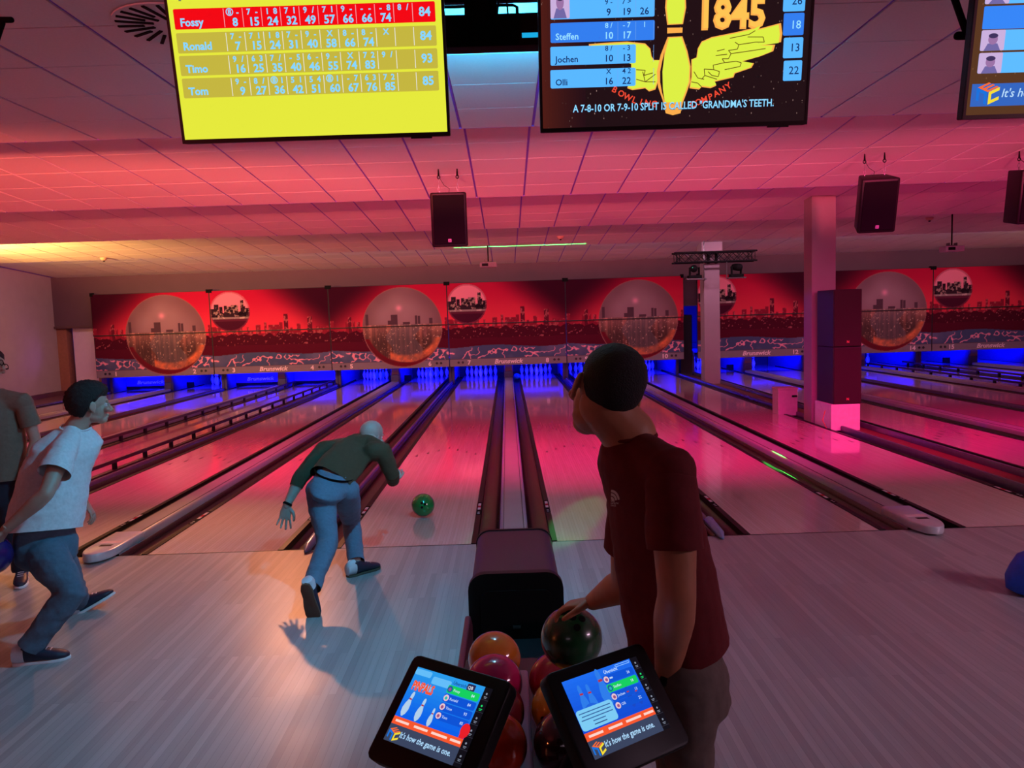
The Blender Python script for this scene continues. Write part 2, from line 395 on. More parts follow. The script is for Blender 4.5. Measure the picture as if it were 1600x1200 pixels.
for k in range(-3, 6):
    if k == 2: xs = [5.02, 5.455]
    else: xs = [centre(k) - 1.68] if k < 5 else [15.5]
    for x in xs:
        lab = 'narrow dark rail between the lanes numbered %s and %s' % (NW[max(0, 2 * k + 6)], NW[2 * k + 7])
        if k == 2: lab = 'narrow dark rail beside lane ten, left edge of the column channel' if x < 5.3 else 'narrow dark rail beside lane eleven, right edge of the column channel'
        if k == -3: lab = 'narrow dark rail on the outer side of lane one'
        if k == 5: lab = 'narrow dark rail on the outer side of lane sixteen'
        t = thing('division_rail', lab, 'divider', (x, 0, 0), 'narrow rails between lane pairs')
        part('rail_body', MB().strip([(-.026, -.05), (-.026, .03), (-.014, .045), (.014, .045), (.026, .03), (.026, -.05)], FOUL, 16.6), mat('rail_bluegrey', (92, 84, 110), .25, metal=.3), t, smooth=True)
        part('rail_end', MB().tube([(0, -.22, .016), (0, -.14, .03), (0, FOUL + .3, .045)], [.014, .036, .04], 10), mat('rail_end_blue', (120, 150, 190), .3, metal=.3), t, smooth=True)
# raised bumper rails beside lanes 4 and 14
for x, lab in ((lanes[4] - .60, 'raised bumper rail on the left side of lane four'), (lanes[4] + .60, 'raised bumper rail on the right side of lane four'),
               (lanes[14] - .60, 'raised bumper rail on the left side of lane fourteen'), (lanes[14] + .6, 'raised bumper rail on the right side of lane fourteen')):
    t = thing('bumper_rail', lab, 'bumper', (x, 0, 0), 'raised bumper rails')
    part('rail_bar', MB().box(-.016, .016, 1.0, 17.0, .10, .145), mat('bumper_maroon', (66, 34, 44), .35), t)
    part('lower_bar', MB().box(-.02, .02, 1.0, 17.0, -.02, .012), mat('bumper_maroon', (66, 34, 44), .35), t)
    pm = MB().box(-.018, .018, -.035, .035, 0, .1).mesh('post', M_dark)
    for i in range(19): link('post', pm, t, loc=(0, 1.2 + i * .86, .0))

# ------------------------------------------------------------------ pins and pits
prof = [(.026, 0), (.029, .006), (.045, .05), (.0605, .114), (.056, .16), (.036, .21), (.0245, .25), (.0235, .27), (.0295, .31), (.0325, .342), (.030, .362), (.02, .376), (.004, .381)]
pin_me = MB().lathe(prof, 14).mesh('pin_body', M_pin, smooth=True)
def bandp(z0, z1, r0, r1): return MB().lathe([(r0 + .0006, z0), ((r0 + r1) / 2 + .0008, (z0 + z1) / 2), (r1 + .0006, z1)], 14)
str_me = MB().lathe([(.0292, .228), (.0268, .238), (.0256, .246)], 14).lathe([(.0246, .262), (.0252, .272), (.0268, .286)], 14).mesh('neck_stripe', M_red, smooth=True)
rownm = ['head pin', 'second row', 'third row', 'back row']
posn = {1: [''], 2: ['left', 'right'], 3: ['left', 'middle', 'right'], 4: ['far left', 'centre left', 'centre right', 'far right']}
state = {2: [0, 1, 2, 4, 6, 7], 5: range(10), 6: range(10), 7: range(10), 8: range(10), 9: range(10), 10: range(10), 11: range(10), 12: [1, 3, 6], 14: [1, 2], 15: [1, 4], 16: [0, 2, 5]}
for num, ids in state.items():
    q = 0
    for r in range(4):
        for i in range(r + 1):
            if q in ids:
                lab = 'white bowling pin with red neck stripes on lane %s, %s' % (NW[num], (rownm[r] + ', ' + posn[r + 1][i]) if r else 'head pin at the front')
                t = thing('bowling_pin', lab, 'pin', (lanes[num] + (i - r / 2) * .305, HP + r * .264, 0), 'bowling pins at the lane ends')
                link('pin_body', pin_me, t); link('neck_stripe', str_me, t)
            q += 1
kick_me = MB().box(-.02, .02, 16.55, 19.6, -.12, .72).mesh('kickback', M_pit)
for k in range(-3, 5):
    c = centre(k)
    t = thing('pin_pit', 'ultraviolet-lit pin pit behind the lanes numbered %s and %s' % (NW[2 * k + 7], NW[2 * k + 8]), 'pin deck', (c, 0, 0), 'pin pits under the printed boards')
    for s in (-1, 1):
        for off in (.887 - .775, .887 + .775):
            link('kickback', kick_me, t, loc=(s * off, 0, 0))
    part('centre_panel', MB().box(-.1, .1, 16.5, 16.6, .26, .6), mat('panel_grey_pink', (150, 120, 135), .6), t, bevel=.004)
    part('ball_door', MB().box(-.1, .1, 16.52, 16.62, .0, .25), M_pit, t, bevel=.004)
    part('pit_curtain', MB().box(-1.66, 1.66, 19.65, 19.7, -.12, .8), M_pitd, t)
    for s in (-1, 1):
        a, b = sorted((s * .13, s * 1.64)); part('sweep_bar', MB().box(a, b, 18.95, 19.0, .5, .62), M_pit, t)
        a, b = sorted((s * 1.60, s * 1.675)); part('side_post', MB().box(a, b, 16.45, 16.56, -.05, .7), M_pit, t, bevel=.004)
        a, b = sorted((s * .14, s * .34)); part('gutter_mouth', MB().box(a, b, 17.5, 17.56, .0, .16), M_black, t)
for num in (1, 3, 4, 13):
    t = thing('rake_board', ('lowered rake board with %s closing lane %s' % ('faint lettering' if num != 4 else 'a plain face', NW[num])), 'board', (lanes[num], 17.3, 0), 'lowered rake boards')
    part('board_face', MB().box(-.74, .74, 0, .05, .10, .46), mat('rake_blue', (44, 44, 130), .5), t, bevel=.01)
    part('board_foot', MB().box(-.74, .74, .01, .06, .03, .095), M_black, t)
    if num != 4:
        v, f = text_geo('Brunswick', .15, .012, .25, 'CENTER')
        part('lettering', MB().add([(x * 1.3, -.004, y + .17) for x, y in v], f), M_pin, t)

# ------------------------------------------------------------------ printed masking boards
def noise2(w, h, sc, seed, octv=3):
    r = np.random.default_rng(seed); out = np.zeros((h, w)); amp = 1; tot = 0
    for o in range(octv):
        gw = int(sc * 2 ** o) + 2; gh = int(sc * 2 ** o * h / w) + 2
        g = r.random((gh + 1, gw + 1)); yy = np.linspace(0, gh - 1.001, h); xx = np.linspace(0, gw - 1.001, w)
        yi = yy.astype(int); xi = xx.astype(int); fy = (yy - yi)[:, None]; fx = (xx - xi)[None]
        fy = fy * fy * (3 - 2 * fy); fx = fx * fx * (3 - 2 * fx)
        a = g[yi][:, xi]; b = g[yi][:, xi + 1]; c = g[yi + 1][:, xi]; d = g[yi + 1][:, xi + 1]
        out += amp * ((a * (1 - fx) + b * fx) * (1 - fy) + (c * (1 - fx) + d * fx) * fy); tot += amp; amp *= .5
    return out / tot
def ss(a, b, x): t = np.clip((x - a) / (b - a), 0, 1); return t * t * (3 - 2 * t)
def mask_art(kind):
    nx, nz = 250, 176
    s = np.linspace(-1.665, 1.665, nx)[None, :].repeat(nz, 0); z = np.linspace(.49, 2.85, nz)[:, None].repeat(nx, 1)
    C = np.zeros((nz, nx, 3))
    def put(msk, col):
        m = np.asarray(msk, float)[..., None]; C[:] = C * (1 - m) + np.asarray(col, float) * m
    sd = 1 if kind == 'A' else 2
    # sky
    if kind == 'A': dark = ss(.0, 1.35, (z - 1.75) * .9 + (-(s + .55)) * .75)
    else: dark = ss(.05, 1.25, (z - 1.9) * .9 + (s - .45) * .75)
    glow = np.exp(-((z - 1.75) / .7) ** 2)
    sky = np.array([180, 14, 54]) * (1 - glow[..., None]) + np.array([222, 52, 72]) * glow[..., None]
    C[:] = sky * (1 - dark[..., None]) + np.array([56, 4, 28]) * dark[..., None]
    # skyline
    r = np.random.default_rng(11 + sd); H = np.full(nx, 1.62); warm = np.zeros(nx)
    x = 0
    while x < nx:
        w = int(r.integers(4, 11)); hgt = 1.60 + r.random() ** 2.5 * .34; H[x:x + w] = hgt; x += w
    for sx, w, hh in ((-1.10, .05, 2.0), (-1.0, .035, 1.86), (-.86, .05, 1.84), (-.7, .04, 1.8)) if kind == 'A' else ((.45, .06, 2.14), (1.12, .065, 2.05), (.8, .05, 1.86), (-.35, .07, 1.86), (.1, .16, 1.85), (1.35, .05, 1.78)):
        H[np.abs(s[0] - sx) < w] = hh
    Hm = H[None, :].repeat(nz, 0); n1 = noise2(nx, nz, 60, sd)
    far = (z < Hm)
    put(far, (138, 28, 48)); put(far & (Hm > 1.95), (96, 22, 40)); put(far & (n1 > .62) & (z > 1.55), (172, 78, 84))
    tl = 1.50 + .10 * noise2(nx, 1, 22, 4 + sd, 3)[0][None, :] + .05 * np.abs(np.sin(s * 9 + sd))
    put(z < tl, (74, 12, 32)); n2 = noise2(nx, nz, 70, 21 + sd, 2)
    lights = (z < tl - .04) & (z > 1.27) & (n2 > .76); put(lights * .7, (190, 100, 104))
    put((z < 1.26 + .05 * noise2(nx, 1, 5, 31 + sd)[0][None, :]), (84, 14, 36))
    # water
    wy = 1.04 + .04 * np.sin(s * 2.2 + (0 if kind == 'A' else 2.5))
    wn = noise2(nx, nz, 7, 41 + sd, 3)
    put(z < wy, (70, 80, 112)); put((z < wy) * np.clip((wn - .5) * 2, 0, .6), (118, 104, 132))
    ns = noise2(nx, nz, 13, 51 + sd, 3); z2 = noise2(nx, nz, 6, 61 + sd, 2)
    rid = np.abs(ns - .5 + .07 * np.sin(z * 30 + z2 * 6))
    put((z < wy - .04) * (1 - ss(.018, .042, rid)) * .95, (246, 150, 168))
    # foot strip
    put(z < .685, (128, 112, 122)); put((z < .70) & (z > .685), (88, 64, 78))
    # spheres
    if kind == 'A':
        cs, cz, rr = .38, 1.655, 1.135; d = np.hypot(s - cs, z - cz) / rr; ins = d < 1
        g = noise2(nx, nz, 4, 71, 2)
        top = np.array([152, 114, 120]) + (g[..., None] - .5) * 20 - 26 * ss(.5, 1, d)[..., None]
        cl = C.copy(); C[ins] = top[ins]
        moon = np.exp(-(np.hypot(s - .30, z - 2.20) / .085) ** 2); put(ins * moon, (232, 150, 168))
        for sx, w, hh in ((.16, .09, 2.02), (-.62, .04, 2.05), (.02, .05, 1.86), (.78, .03, 1.98), (.86, .03, 1.96), (1.2, .05, 1.9), (.5, .1, 1.8)):
            put(ins & (np.abs(s - sx) < w) & (z < hh) & (z > 1.6), (84, 56, 66))
        low = ins & (z < 1.74)
        stx = noise2(nx, 1, 46, 81, 3)[0][None, :].repeat(nz, 0) * .65 + noise2(nx, nz, 20, 82, 3) * .35
        bcol = np.array([126, 84, 80]) * (1 - stx[..., None]) * 1.35 + np.array([210, 130, 110]) * np.clip(stx - .40, 0, 1)[..., None] * 1.6
        bcol = bcol * (.75 + .5 * ss(1.2, 1.75, z)[..., None]); C[low] = bcol[low]
        cen = low & (np.abs(s - .42 - .1 * np.sin(z * 8)) < .42); put(cen * .45, (104, 100, 108))
        spk = low & (noise2(nx, nz, 80, 83, 2) > .76); put(spk * .6, (232, 190, 160))
        d2 = np.hypot((s - cs - .1), (z - cz - .16)) / rr
        org = ss(.80, .90, d2) * (1 - ss(1.0, 1.04, d2)) * (z < 1.35) * (s > .0); put(org * ins * (noise2(nx, nz, 24, 84, 3) * 1.1), (255, 130, 78))
        put((ss(.995, 1.05, d2) + .0) * (z < 1.35) * ins, (110, 22, 36)); put(ins * (s < .1) * (z < 1.2) * ss(.86, .95, d), (98, 26, 40))
        put(ins & (d > .982), (150, 92, 92))
    else:
        cs, cz, rr = -1.12, 2.255, .565; d = np.hypot(s - cs, z - cz) / rr; ins = d < 1
        put(ins, (236, 128, 146))
        Hh = np.zeros(nx); r = np.random.default_rng(3)
        for sx, w, hh in ((-1.62, .05, 2.34), (-1.5, .065, 2.46), (-1.37, .05, 2.40), (-1.24, .05, 2.43), (-1.07, .13, 2.40), (-.98, .1, 2.44), (-.77, .05, 2.58), (-.73, .05, 2.40), (-.62, .06, 2.34), (-1.44, .3, 2.22), (-.9, .3, 2.26)):
            mm = np.abs(s[0] - sx) < w; Hh[mm] = np.maximum(Hh[mm], hh)
        bl = ins & (z < Hh[None, :]); put(bl, (52, 30, 40)); put(bl & (n1 > .60), (164, 126, 118)); put(bl & (noise2(nx, nz, 40, 91, 2) > .62), (30, 14, 24))
        put(ins & (z < 2.05), (92, 30, 52)); put((ins & (z < 2.10) & (z > 2.045)) * .6, (220, 190, 180)); put(ins & (z < 1.98), (70, 16, 40))
        put((ins & (d > .93)) * .5, (160, 60, 80))
    return s, z, np.clip(C, 0, 255)
def lin(C): c = C / 255; return np.where(c <= .04045, c / 12.92, ((c + .055) / 1.055) ** 2.4)
def art_mesh(kind, z0, z1, y):
    s, z, C = ART[kind]; rows = np.where((z[:, 0] >= z0 - .007) & (z[:, 0] <= z1 + .007))[0]
    s, z, C = s[rows], z[rows], C[rows]; nz, nx = s.shape
    v = np.stack([s, np.full_like(s, y), z], -1).reshape(-1, 3)
    idx = np.arange(nz * nx).reshape(nz, nx); f = np.stack([idx[:-1, :-1], idx[:-1, 1:], idx[1:, 1:], idx[1:, :-1]], -1).reshape(-1, 4)
    me = bpy.data.meshes.new('printed_face'); me.from_pydata(v.tolist(), [], f.tolist())
    a = me.color_attributes.new('col', 'FLOAT_COLOR', 'POINT'); arr = np.ones((nz * nx, 4), 'f'); arr[:, :3] = lin(C).reshape(-1, 3)
    a.data.foreach_set('color', arr.ravel()); me.materials.append(M_print); return me
ART = {k: mask_art(k) for k in 'AB'}
AM = {k: (art_mesh(k, 1.70, 2.85, -.032), art_mesh(k, .49, 1.68, -.002)) for k in 'AB'}
M_frame = mat('mask_frame', (30, 12, 20), .6)
lf_me = {}
for k in range(-3, 5):
    kind = 'A' if (k + 3) % 2 == 0 else 'B'
    lab = ('printed board with a huge city-reflecting sphere above lanes %s and %s' if kind == 'A' else 'printed board with a small skyline sphere above lanes %s and %s') % (NW[2 * k + 7], NW[2 * k + 8])
    t = thing('masking_board', lab, 'board', (centre(k), 15.75, 0), 'printed boards hiding the pinsetters')
    up = part('upper_board', MB().box(-1.675, 1.675, -.03, .04, 1.675, 2.86), M_frame, t)
    lo = part('lower_board', MB().box(-1.675, 1.675, 0, .05, .485, 1.68), M_frame, t)
    link('printed_face', AM[kind][0], up); link('printed_face', AM[kind][1], lo)
    for s in (-1, 1):
        a, b = sorted((s * 1.60, s * 1.68)); part('top_bracket', MB().box(a, b, -.05, .06, 2.80, 2.90), M_black, t)
        a, b = sorted((s * 1.3, s * 1.36)); part('wall_arm', MB().box(a, b, .03, .30, 2.3, 2.4), M_black, t)
    b = MB()
    def tx(sx, sz, s, size, al='CENTER', sh=0, bold=.035):
        v, f = text_geo(s, size, bold, sh, al); b.add([(x * 1.08 + sx, -.008, y + sz) for x, y in v], f)
    n1, n2 = 2 * k + 7, 2 * k + 8
    tx(-1.12, .535, str(n1), .17); tx(1.12, .535, str(n2), .17)
    if kind == 'B': tx(0, .54, 'Brunswick', .175, 'CENTER', .25, .03)
    part('lettering', b, M_white, lo)
    dm = mat('dot_dark', (26, 20, 34), .4)
    part('indicator_dots', MB().prism([(-1.42 + .036 * math.cos(a), .60 + .036 * math.sin(a)) for a in [i * PI / 5 for i in range(10)]], -.01, -.003).prism([(-1.30 + .036 * math.cos(a), .60 + .036 * math.sin(a)) for a in [i * PI / 5 for i in range(10)]], -.01, -.003)
         .prism([(1.32 + .036 * math.cos(a), .60 + .036 * math.sin(a)) for a in [i * PI / 5 for i in range(10)]], -.01, -.003).prism([(1.44 + .036 * math.cos(a), .60 + .036 * math.sin(a)) for a in [i * PI / 5 for i in range(10)]], -.01, -.003), dm, lo)
# dark gap between board 9-10 and 11-12
tag(part('gap_panel', MB().box(5.06, 5.40, 16.3, 16.36, -.1, 1.75), mat('gap_navy', (6, 8, 26), .6), None), 'tall dark navy panel in the gap between the boards of lanes 10 and 11', 'panel')

# ------------------------------------------------------------------ columns, sub-woofers, box
M_col = mat('column_paint', (150, 128, 136), .8, var=.03, scale=3)
struct('column_near', MB().box(4.83, 5.21, 5.95, 6.28, -.1, 3.62), M_col, bevel=.006)
struct('column_far', MB().box(5.04, 5.44, 13.45, 13.85, -.1, 3.6), M_col, bevel=.006)
part('column_cap', MB().box(4.98, 5.5, 13.40, 13.9, 3.30, 3.6), M_col, None, kind='structure')
M_sp = mat('speaker_black', (30, 17, 20), .55, bump=.1, scale=200)
tb = thing('speaker_plinth', 'white square plinth under the two stacked black speakers', 'plinth', (5.07, 5.25, -.03))
part('plinth_body', MB().box(-.22, .22, 0, .62, 0, .40), mat('plinth_white', (215, 195, 195), .6), tb, bevel=.006)
part('cable', MB().tube([(-.27, .1, .3), (-.3, .12, .15), (-.26, .05, .02)], .006, 6), mat('cable_red', (210, 40, 30), .5), tb, smooth=True)
def stack_speaker(z, lab):
    t = thing('floor_speaker', lab, 'speaker', (5.10, 5.25, z), 'stacked black column speakers')
    part('cabinet', MB().box(-.215, .215, .02, .62, 0, .86), M_sp, t, bevel=.01)
    part('grille', MB().box(-.205, .205, 0, .02, .01, .85), mat('grille_cloth', (44, 18, 22), .85, bump=.4, scale=500), t, bevel=.006)
    v, f = text_geo('N', .05, .03, 0, 'CENTER')
    part('badge', MB().add([(x, -.003, y + .06) for x, y in v], f), mat('badge_red', (220, 90, 90), .4, emit=0), t)
stack_speaker(.372, 'black box speaker standing on the white plinth, lower of two')
stack_speaker(1.236, 'black box speaker on top of the other one by the near column')
t = thing('junction_box', 'small white box behind the near column at floor level', 'box', (4.85, 7.05, -.03))
part('box_body', MB().box(-.17, .17, 0, .3, 0, .46), mat('box_grey_white', (195, 180, 185), .6), t, bevel=.008)
part('lid', MB().box(-.18, .18, -.01, .31, .46, .49), mat('box_grey_white', (195, 180, 185), .6), t, bevel=.004)
part('cable_gland', MB().box(.07, .15, -.03, .0, .33, .36), M_black, t)

# ------------------------------------------------------------------ truss with two moving heads, on the far column
t = thing('lighting_truss', 'black lattice truss fixed across the top of the far column', 'truss', (5.24, 13.2, 3.06))
b = MB()
for y in (-.14, .14):
    for z in (0, .24): b.tube([(-1.02, y, z), (1.02, y, z)], .022, 8)
part('chord', b, M_truss, t, smooth=True)
b = MB()
for y in (-.14, .14):
    for i in range(8):
        x0 = -.98 + i * .245; b.tube([(x0, y, 0 if i % 2 else .24), (x0 + .245, y, .24 if i % 2 else 0)], .009, 6); b.tube([(x0, y, .24 if i % 2 else 0), (x0 + .245, y, 0 if i % 2 else .24)], .009, 6)
for x in (-.98, -.90, .90, .98):
    for z in (0, .24): b.tube([(x, -.14, z), (x, .14, z)], .009, 6)
    for y in (-.14, .14): b.tube([(x, y, 0), (x, y, .24)], .009, 6)
part('lattice', b, M_truss, t, smooth=True)
part('clamp', MB().box(-.12, -.08, .12, .28, -.03, .27).box(.08, .12, .12, .28, -.03, .27), M_black, t)
for x, lab, sg in ((-.50, 'moving-head spotlight with green lens, left of the far column', 1), (.55, 'moving-head spotlight turned away, right of the far column', -1)):
    h = thing('moving_head_light', lab, 'spotlight', (5.24 + x, 13.2, 2.66), 'spotlights beside the far column')
    part('base', MB().box(-.16, .16, -.12, .12, 0, .08), M_black, h, bevel=.01)
    part('yoke', MB().box(-.13, -.10, -.05, .05, .08, .28).box(.10, .13, -.05, .05, .08, .28), M_black, h, bevel=.005)
    hd = part('head', MB().tube([(0 - .04 * sg, -.10, .24), (.02 * sg, .08, .26)], [.095, .085], 14), M_black, h, smooth=True)
    part('lens', MB().ball((-.05 * sg - .0, -.165, .245), (.05, .02, .05), 14, 8), mat('lens_green', (60, 230, 170), .2, emit=1.2) if sg > 0 else mat('lens_grey', (90, 70, 80), .2), hd, smooth=True)
    part('shelf', MB().box(-.22, .26 if sg > 0 else .22, -.10, .10, -.03, 0), M_steel, h)
    part('hanger', MB().tube([(.24 * sg, 0, 0), (.24 * sg, 0, .40)], .012, 6), M_steel, h)
t = thing('support_pole', 'thin grey pole on the left face of the far column', 'pole', (4.98, 13.2, 2.6))
part('tube', MB().tube([(0, 0, 0), (0, 0, 1.0)], .014, 8), M_steel, t, smooth=True)
part('foot_plate', MB().box(-.04, .06, -.02, .26, .02, .05), M_steel, t)

# ------------------------------------------------------------------ hanging loudspeakers
def hanging_speaker(px, py_mid, D, label, yaw, w=.27, h=.42, d=.28, tilt=.12, top=None):
    c = P(px, py_mid, D)
    t = thing('hanging_speaker', label, 'speaker', c, 'loudspeakers hung from the ceiling', rot=(0, 0, yaw))
    T2 = Matrix.Rotation(tilt, 4, 'X')
    out = [(-w / 2, -d / 2 + .02), (-w / 2 + .025, -d / 2), (w / 2 - .025, -d / 2), (w / 2, -d / 2 + .02), (w / 2 * .72, d / 2), (-w / 2 * .72, d / 2)]
    cab = part('cabinet', MB().prism(out, -h / 2, h / 2, 'z', T2), mat('cabinet_black', (16, 10, 12), .5, spec=.25), t, bevel=.018, smooth=True)
    part('grille', MB().box(-w / 2 + .03, w / 2 - .03, -d / 2 - .008, -d / 2 + .01, -h / 2 + .03, h / 2 - .03, T2), mat('grille_black', (6, 5, 7), .8, spec=.1, bump=.3, scale=500), t, bevel=.006)
    bd = Sheet(); bd.rrect(-.018, -.018, .018, .018, .003, (150, 140, 150), 1); bd.text('EV', 0, -.011, .026, (20, 20, 24), 2, .02, 0, 'CENTER', 0, .8)
    o = link('badge', bd.mesh('badge', M_print), t); o.matrix_local = T2 @ frame_matrix((0, -d / 2 - .0085, -h / 2 + .07), (1, 0, 0), (0, 0, 1))
    ztop = CEILZ(c.y) - c.z
    for s in (-1, 1):
        x = s * w * .26
        part('eye_bolt', MB().tube([(x, 0, h / 2 - .01), (x, 0, h / 2 + .03)], .007, 6), M_steel, t)
        part('shackle', MB().tube([(x + .011 * math.cos(a), 0, h / 2 + .055 + .028 * math.sin(a)) for a in [i * PI / 5 for i in range(11)]], .003, 6), M_steel, t, smooth=True)
        part('cable', MB().tube([(x, 0, h / 2 + .08), (x, 0, ztop)], .003, 6), M_steel, t)
        part('ceiling_hook', MB().tube([(x, 0, ztop), (x, 0, ztop - .07)], [.006, .012], 8).tube([(x + .016 * math.cos(a), 0, ztop - .09 + .018 * math.sin(a)) for a in [i * PI / 5 for i in range(11)]], .0055, 6), M_black, t, smooth=True)
    part('wire', MB().tube([(.0, .03, h / 2), (.01, .03, h / 2 + .06), (-.05, .02, h / 2 + .10), (-w * .26, 0, ztop - .08)], .003, 5), M_black, t)
def CEILZ(y):
    for a, b, za, zb in SECT:
        if a <= y <= b: return za + (zb - za) * (y - a) / (b - a)
    return 3.45
hanging_speaker(702.5, 344, 9.0, 'black loudspeaker hanging over lane 7 left of the middle', .04, w=.41, h=.60, d=.42, tilt=.10)
hanging_speaker(1366, 318, 8.9, 'black loudspeaker hanging by the near column', -.16, w=.41, h=.60, d=.36, tilt=.30)
hanging_speaker(1606, 307, 9.0, 'black loudspeaker cut off by the right edge of the photo', -.1, w=.40, h=.60, d=.42, tilt=.16)

# projectors, detectors, air outlet
def projector(px, py, D, label):
    c = P(px, py, D); t = thing('ceiling_projector', label, 'projector', c, 'small projectors on ceiling rods')
    part('body', MB().box(-.19, .19, -.13, .13, -.055, .055), mat('projector_white', (200, 185, 195), .5), t, bevel=.012)
    part('lens', MB().tube([(.06, .12, 0), (.06, .16, 0)], .035, 12), M_dark, t, smooth=True)
    part('vent', MB().box(-.14, .0, -.135, -.13, -.03, .03), M_dark, t)
    part('bracket', MB().box(-.08, .08, -.06, .06, .06, .075).box(-.08, -.07, -.06, .06, .06, .12).box(.07, .08, -.06, .06, .06, .12), M_steel, t)
    part('rod', MB().tube([(0, 0, .07), (0, 0, CEILZ(c.y) - c.z)], .014, 8), M_black, t, smooth=True)
projector(763, 414, 17.6, 'white projector on a rod over lane 7 near the printed boards')
projector(1487, 389, 15.6, 'white projector on a rod over the right-hand lanes')
def detector(px, py, y, label):
    c = P(px, py, y + 6.3); c.z = CEILZ(c.y)
    t = thing('smoke_detector', label, 'detector', c, 'small ceiling detectors')
    part('housing', MB().lathe([(.03, -.06), (.05, -.05), (.075, -.02), (.08, .0)], 14), mat('detector_white', (200, 170, 150), .5), t, smooth=True)
    part('sensor', MB().lathe([(.015, -.085), (.022, -.075), (.025, -.055)], 10), M_dark, t, smooth=True)
detector(162, 402, 11.3, 'small round detector on the amber-lit ceiling at the left')
detector(1452, 362, 9.6, 'small round detector on the ceiling left of the right projector')
detector(876, 381, 10.4, 'small round detector on the ceiling just above the green line')
c = P(276, 80, 4.35); c.z = 3.478
t = thing('air_outlet', 'round ceiling air outlet with black swirl slots behind the yellow screen', 'vent', c)
part('face_plate', MB().prism([(.31 * math.cos(i * PI / 16), .31 * math.sin(i * PI / 16)) for i in range(32)], -.010, -.002, 'z'), M_tile, t)
for i in range(24):
    a = 2 * PI * i / 24; Mx = Matrix.Rotation(a, 4, 'Z') @ Matrix.Translation((0, .035, 0)); r0 = .10 if i % 2 else .15
    part('slot', MB().box(r0, .29, -.009, .009, -.016, -.009, Mx), M_black, t)

# ------------------------------------------------------------------ television screens over the approach
TVW, TVH = 1.205, .69
def tv(cx, label, paint, name='television'):
    a = math.radians(9.5)
    t = thing(name, label, 'screen', (cx, -2.66, 2.70), 'screens hung over the approach', rot=(a, 0, 0))
    # local frame: x right, z up the panel, front face towards -y
    part('housing', MB().box(-TVW / 2 - .012, TVW / 2 + .012, .0, .05, -.018, TVH + .012), M_dark, t, bevel=.006)
    part('bezel', MB().box(-TVW / 2 - .012, TVW / 2 + .012, -.006, .0, -.018, 0).box(-TVW / 2 - .012, -TVW / 2, -.006, 0, 0, TVH).box(TVW / 2, TVW / 2 + .012, -.006, 0, 0, TVH).box(-TVW / 2 - .012, TVW / 2 + .012, -.006, 0, TVH, TVH + .012), M_dark, t)
    part('sensor_tab', MB().box(TVW * .36, TVW * .44, -.004, .01, -.026, -.016), M_dark, t)
    part('wall_bracket', MB().box(-.2, .2, .05, .09, .2, .6).box(-.03, .03, .09, .12, .3, .75), M_black, t)
    part('ceiling_post', MB().box(-.03, .03, .09, .13, .3, .80), M_black, t)
    s = Sheet(); paint(s)
    o = link('picture', s.mesh('picture', M_screen), t); o.matrix_local = frame_matrix((-TVW / 2, -.0012, 0), (1, 0, 0), (0, 0, 1))
    return t
def to_uv(cx):                                       # pixel in the photograph -> position on the tilted panel
    a = math.radians(9.5); o = Vector((cx - TVW / 2, -2.66, 2.70)); v = Matrix.Rotation(a, 3, 'X') @ Vector((0, 0, 1)); n = v.cross(Vector((1, 0, 0)))
    def f(px, py):
        r = ray(px, py); tt = (o - CAM).dot(n) / r.dot(n); q = CAM + r * tt - o; return (q.x, q.dot(v))
    return f
CYT = (128, 208, 255)
def paint_scores(s):
    s.rect(0, 0, TVW, TVH, (222, 226, 58), 0)
    rows = [('Fossy', ['(8) -', '7 -', '1 8', '7 1', '9 /', '7 1', '9 -', '- -', '- 8', '8 /'], ['8', '15', '24', '32', '49', '57', '66', '66', '74', ''], '84'),
            ('Ronald', ['7 -', '7 1', '1 8', '7 -', '9 -', 'X', '8 -', '8 -', 'X', ''], ['7', '15', '24', '31', '40', '58', '66', '74', '', ''], '84'),
            ('Timo', ['9 /', '6 3', '7 /', '- 5', '6 -', '9 -', 'X', '7 2', '9 /', ''], ['16', '25', '35', '40', '46', '55', '74', '83', '', ''], '93'),
            ('Tom', ['9 -', '8 /', '(8) 1', '5 1', '5 4', '(8) 1', '- 7', '6 3', '7 2', ''], ['9', '27', '36', '42', '51', '60', '67', '76', '85', ''], '85')]
    for i, (nm, th, tot, fin) in enumerate(rows):
        y0 = .179 + .0945 * (3 - i) + (.004 if i == 0 else 0); y1 = y0 + .084
        s.rrect(.02, y0, TVW - .028, y1, .006, (236, 6, 18) if i == 0 else (190, 176, 62), 1)
        s.text(nm, .045, y0 + .013, .046, CYT, 3, .028)
        for j in range(11): s.rect(.240 + .0835 * j, y0 + .004, .243 + .0835 * j, y1 - .004, (225, 225, 215) if i else (235, 150, 160), 2)
        for j in range(10):
            cx = .285 + .0835 * j; tt = th[j]
            if tt.startswith('('):
                s.disc(cx - .017, y1 - .018, .0165, CYT, 2); s.disc(cx - .017, y1 - .018, .0125, (198, 190, 66) if i else (236, 6, 18), 2.5)
                s.text('8', cx - .017, y1 - .028, .029, CYT, 3, .028, 0, 'CENTER'); s.text(tt[-1], cx + .018, y1 - .031, .034, CYT, 3, .028, 0, 'CENTER')
            elif len(tt) == 3:
                s.text(tt[0], cx - .017, y1 - .031, .034, CYT, 3, .028, 0, 'CENTER'); s.text(tt[2], cx + .018, y1 - .031, .034, CYT, 3, .028, 0, 'CENTER')
            elif tt: s.text(tt, cx, y1 - .031, .034, CYT, 3, .028, 0, 'CENTER')
            if tot[j]: s.text(tot[j], cx + .004, y0 + .008, .048, CYT, 3, .028, 0, 'CENTER')
        s.text(fin, TVW - .075, y0 + .026, .052, CYT, 3, .028, 0, 'CENTER')
    for x in (.05, .30, .36, .42): s.rect(x, .582, x + .012, .590, (110, 120, 90), 1)
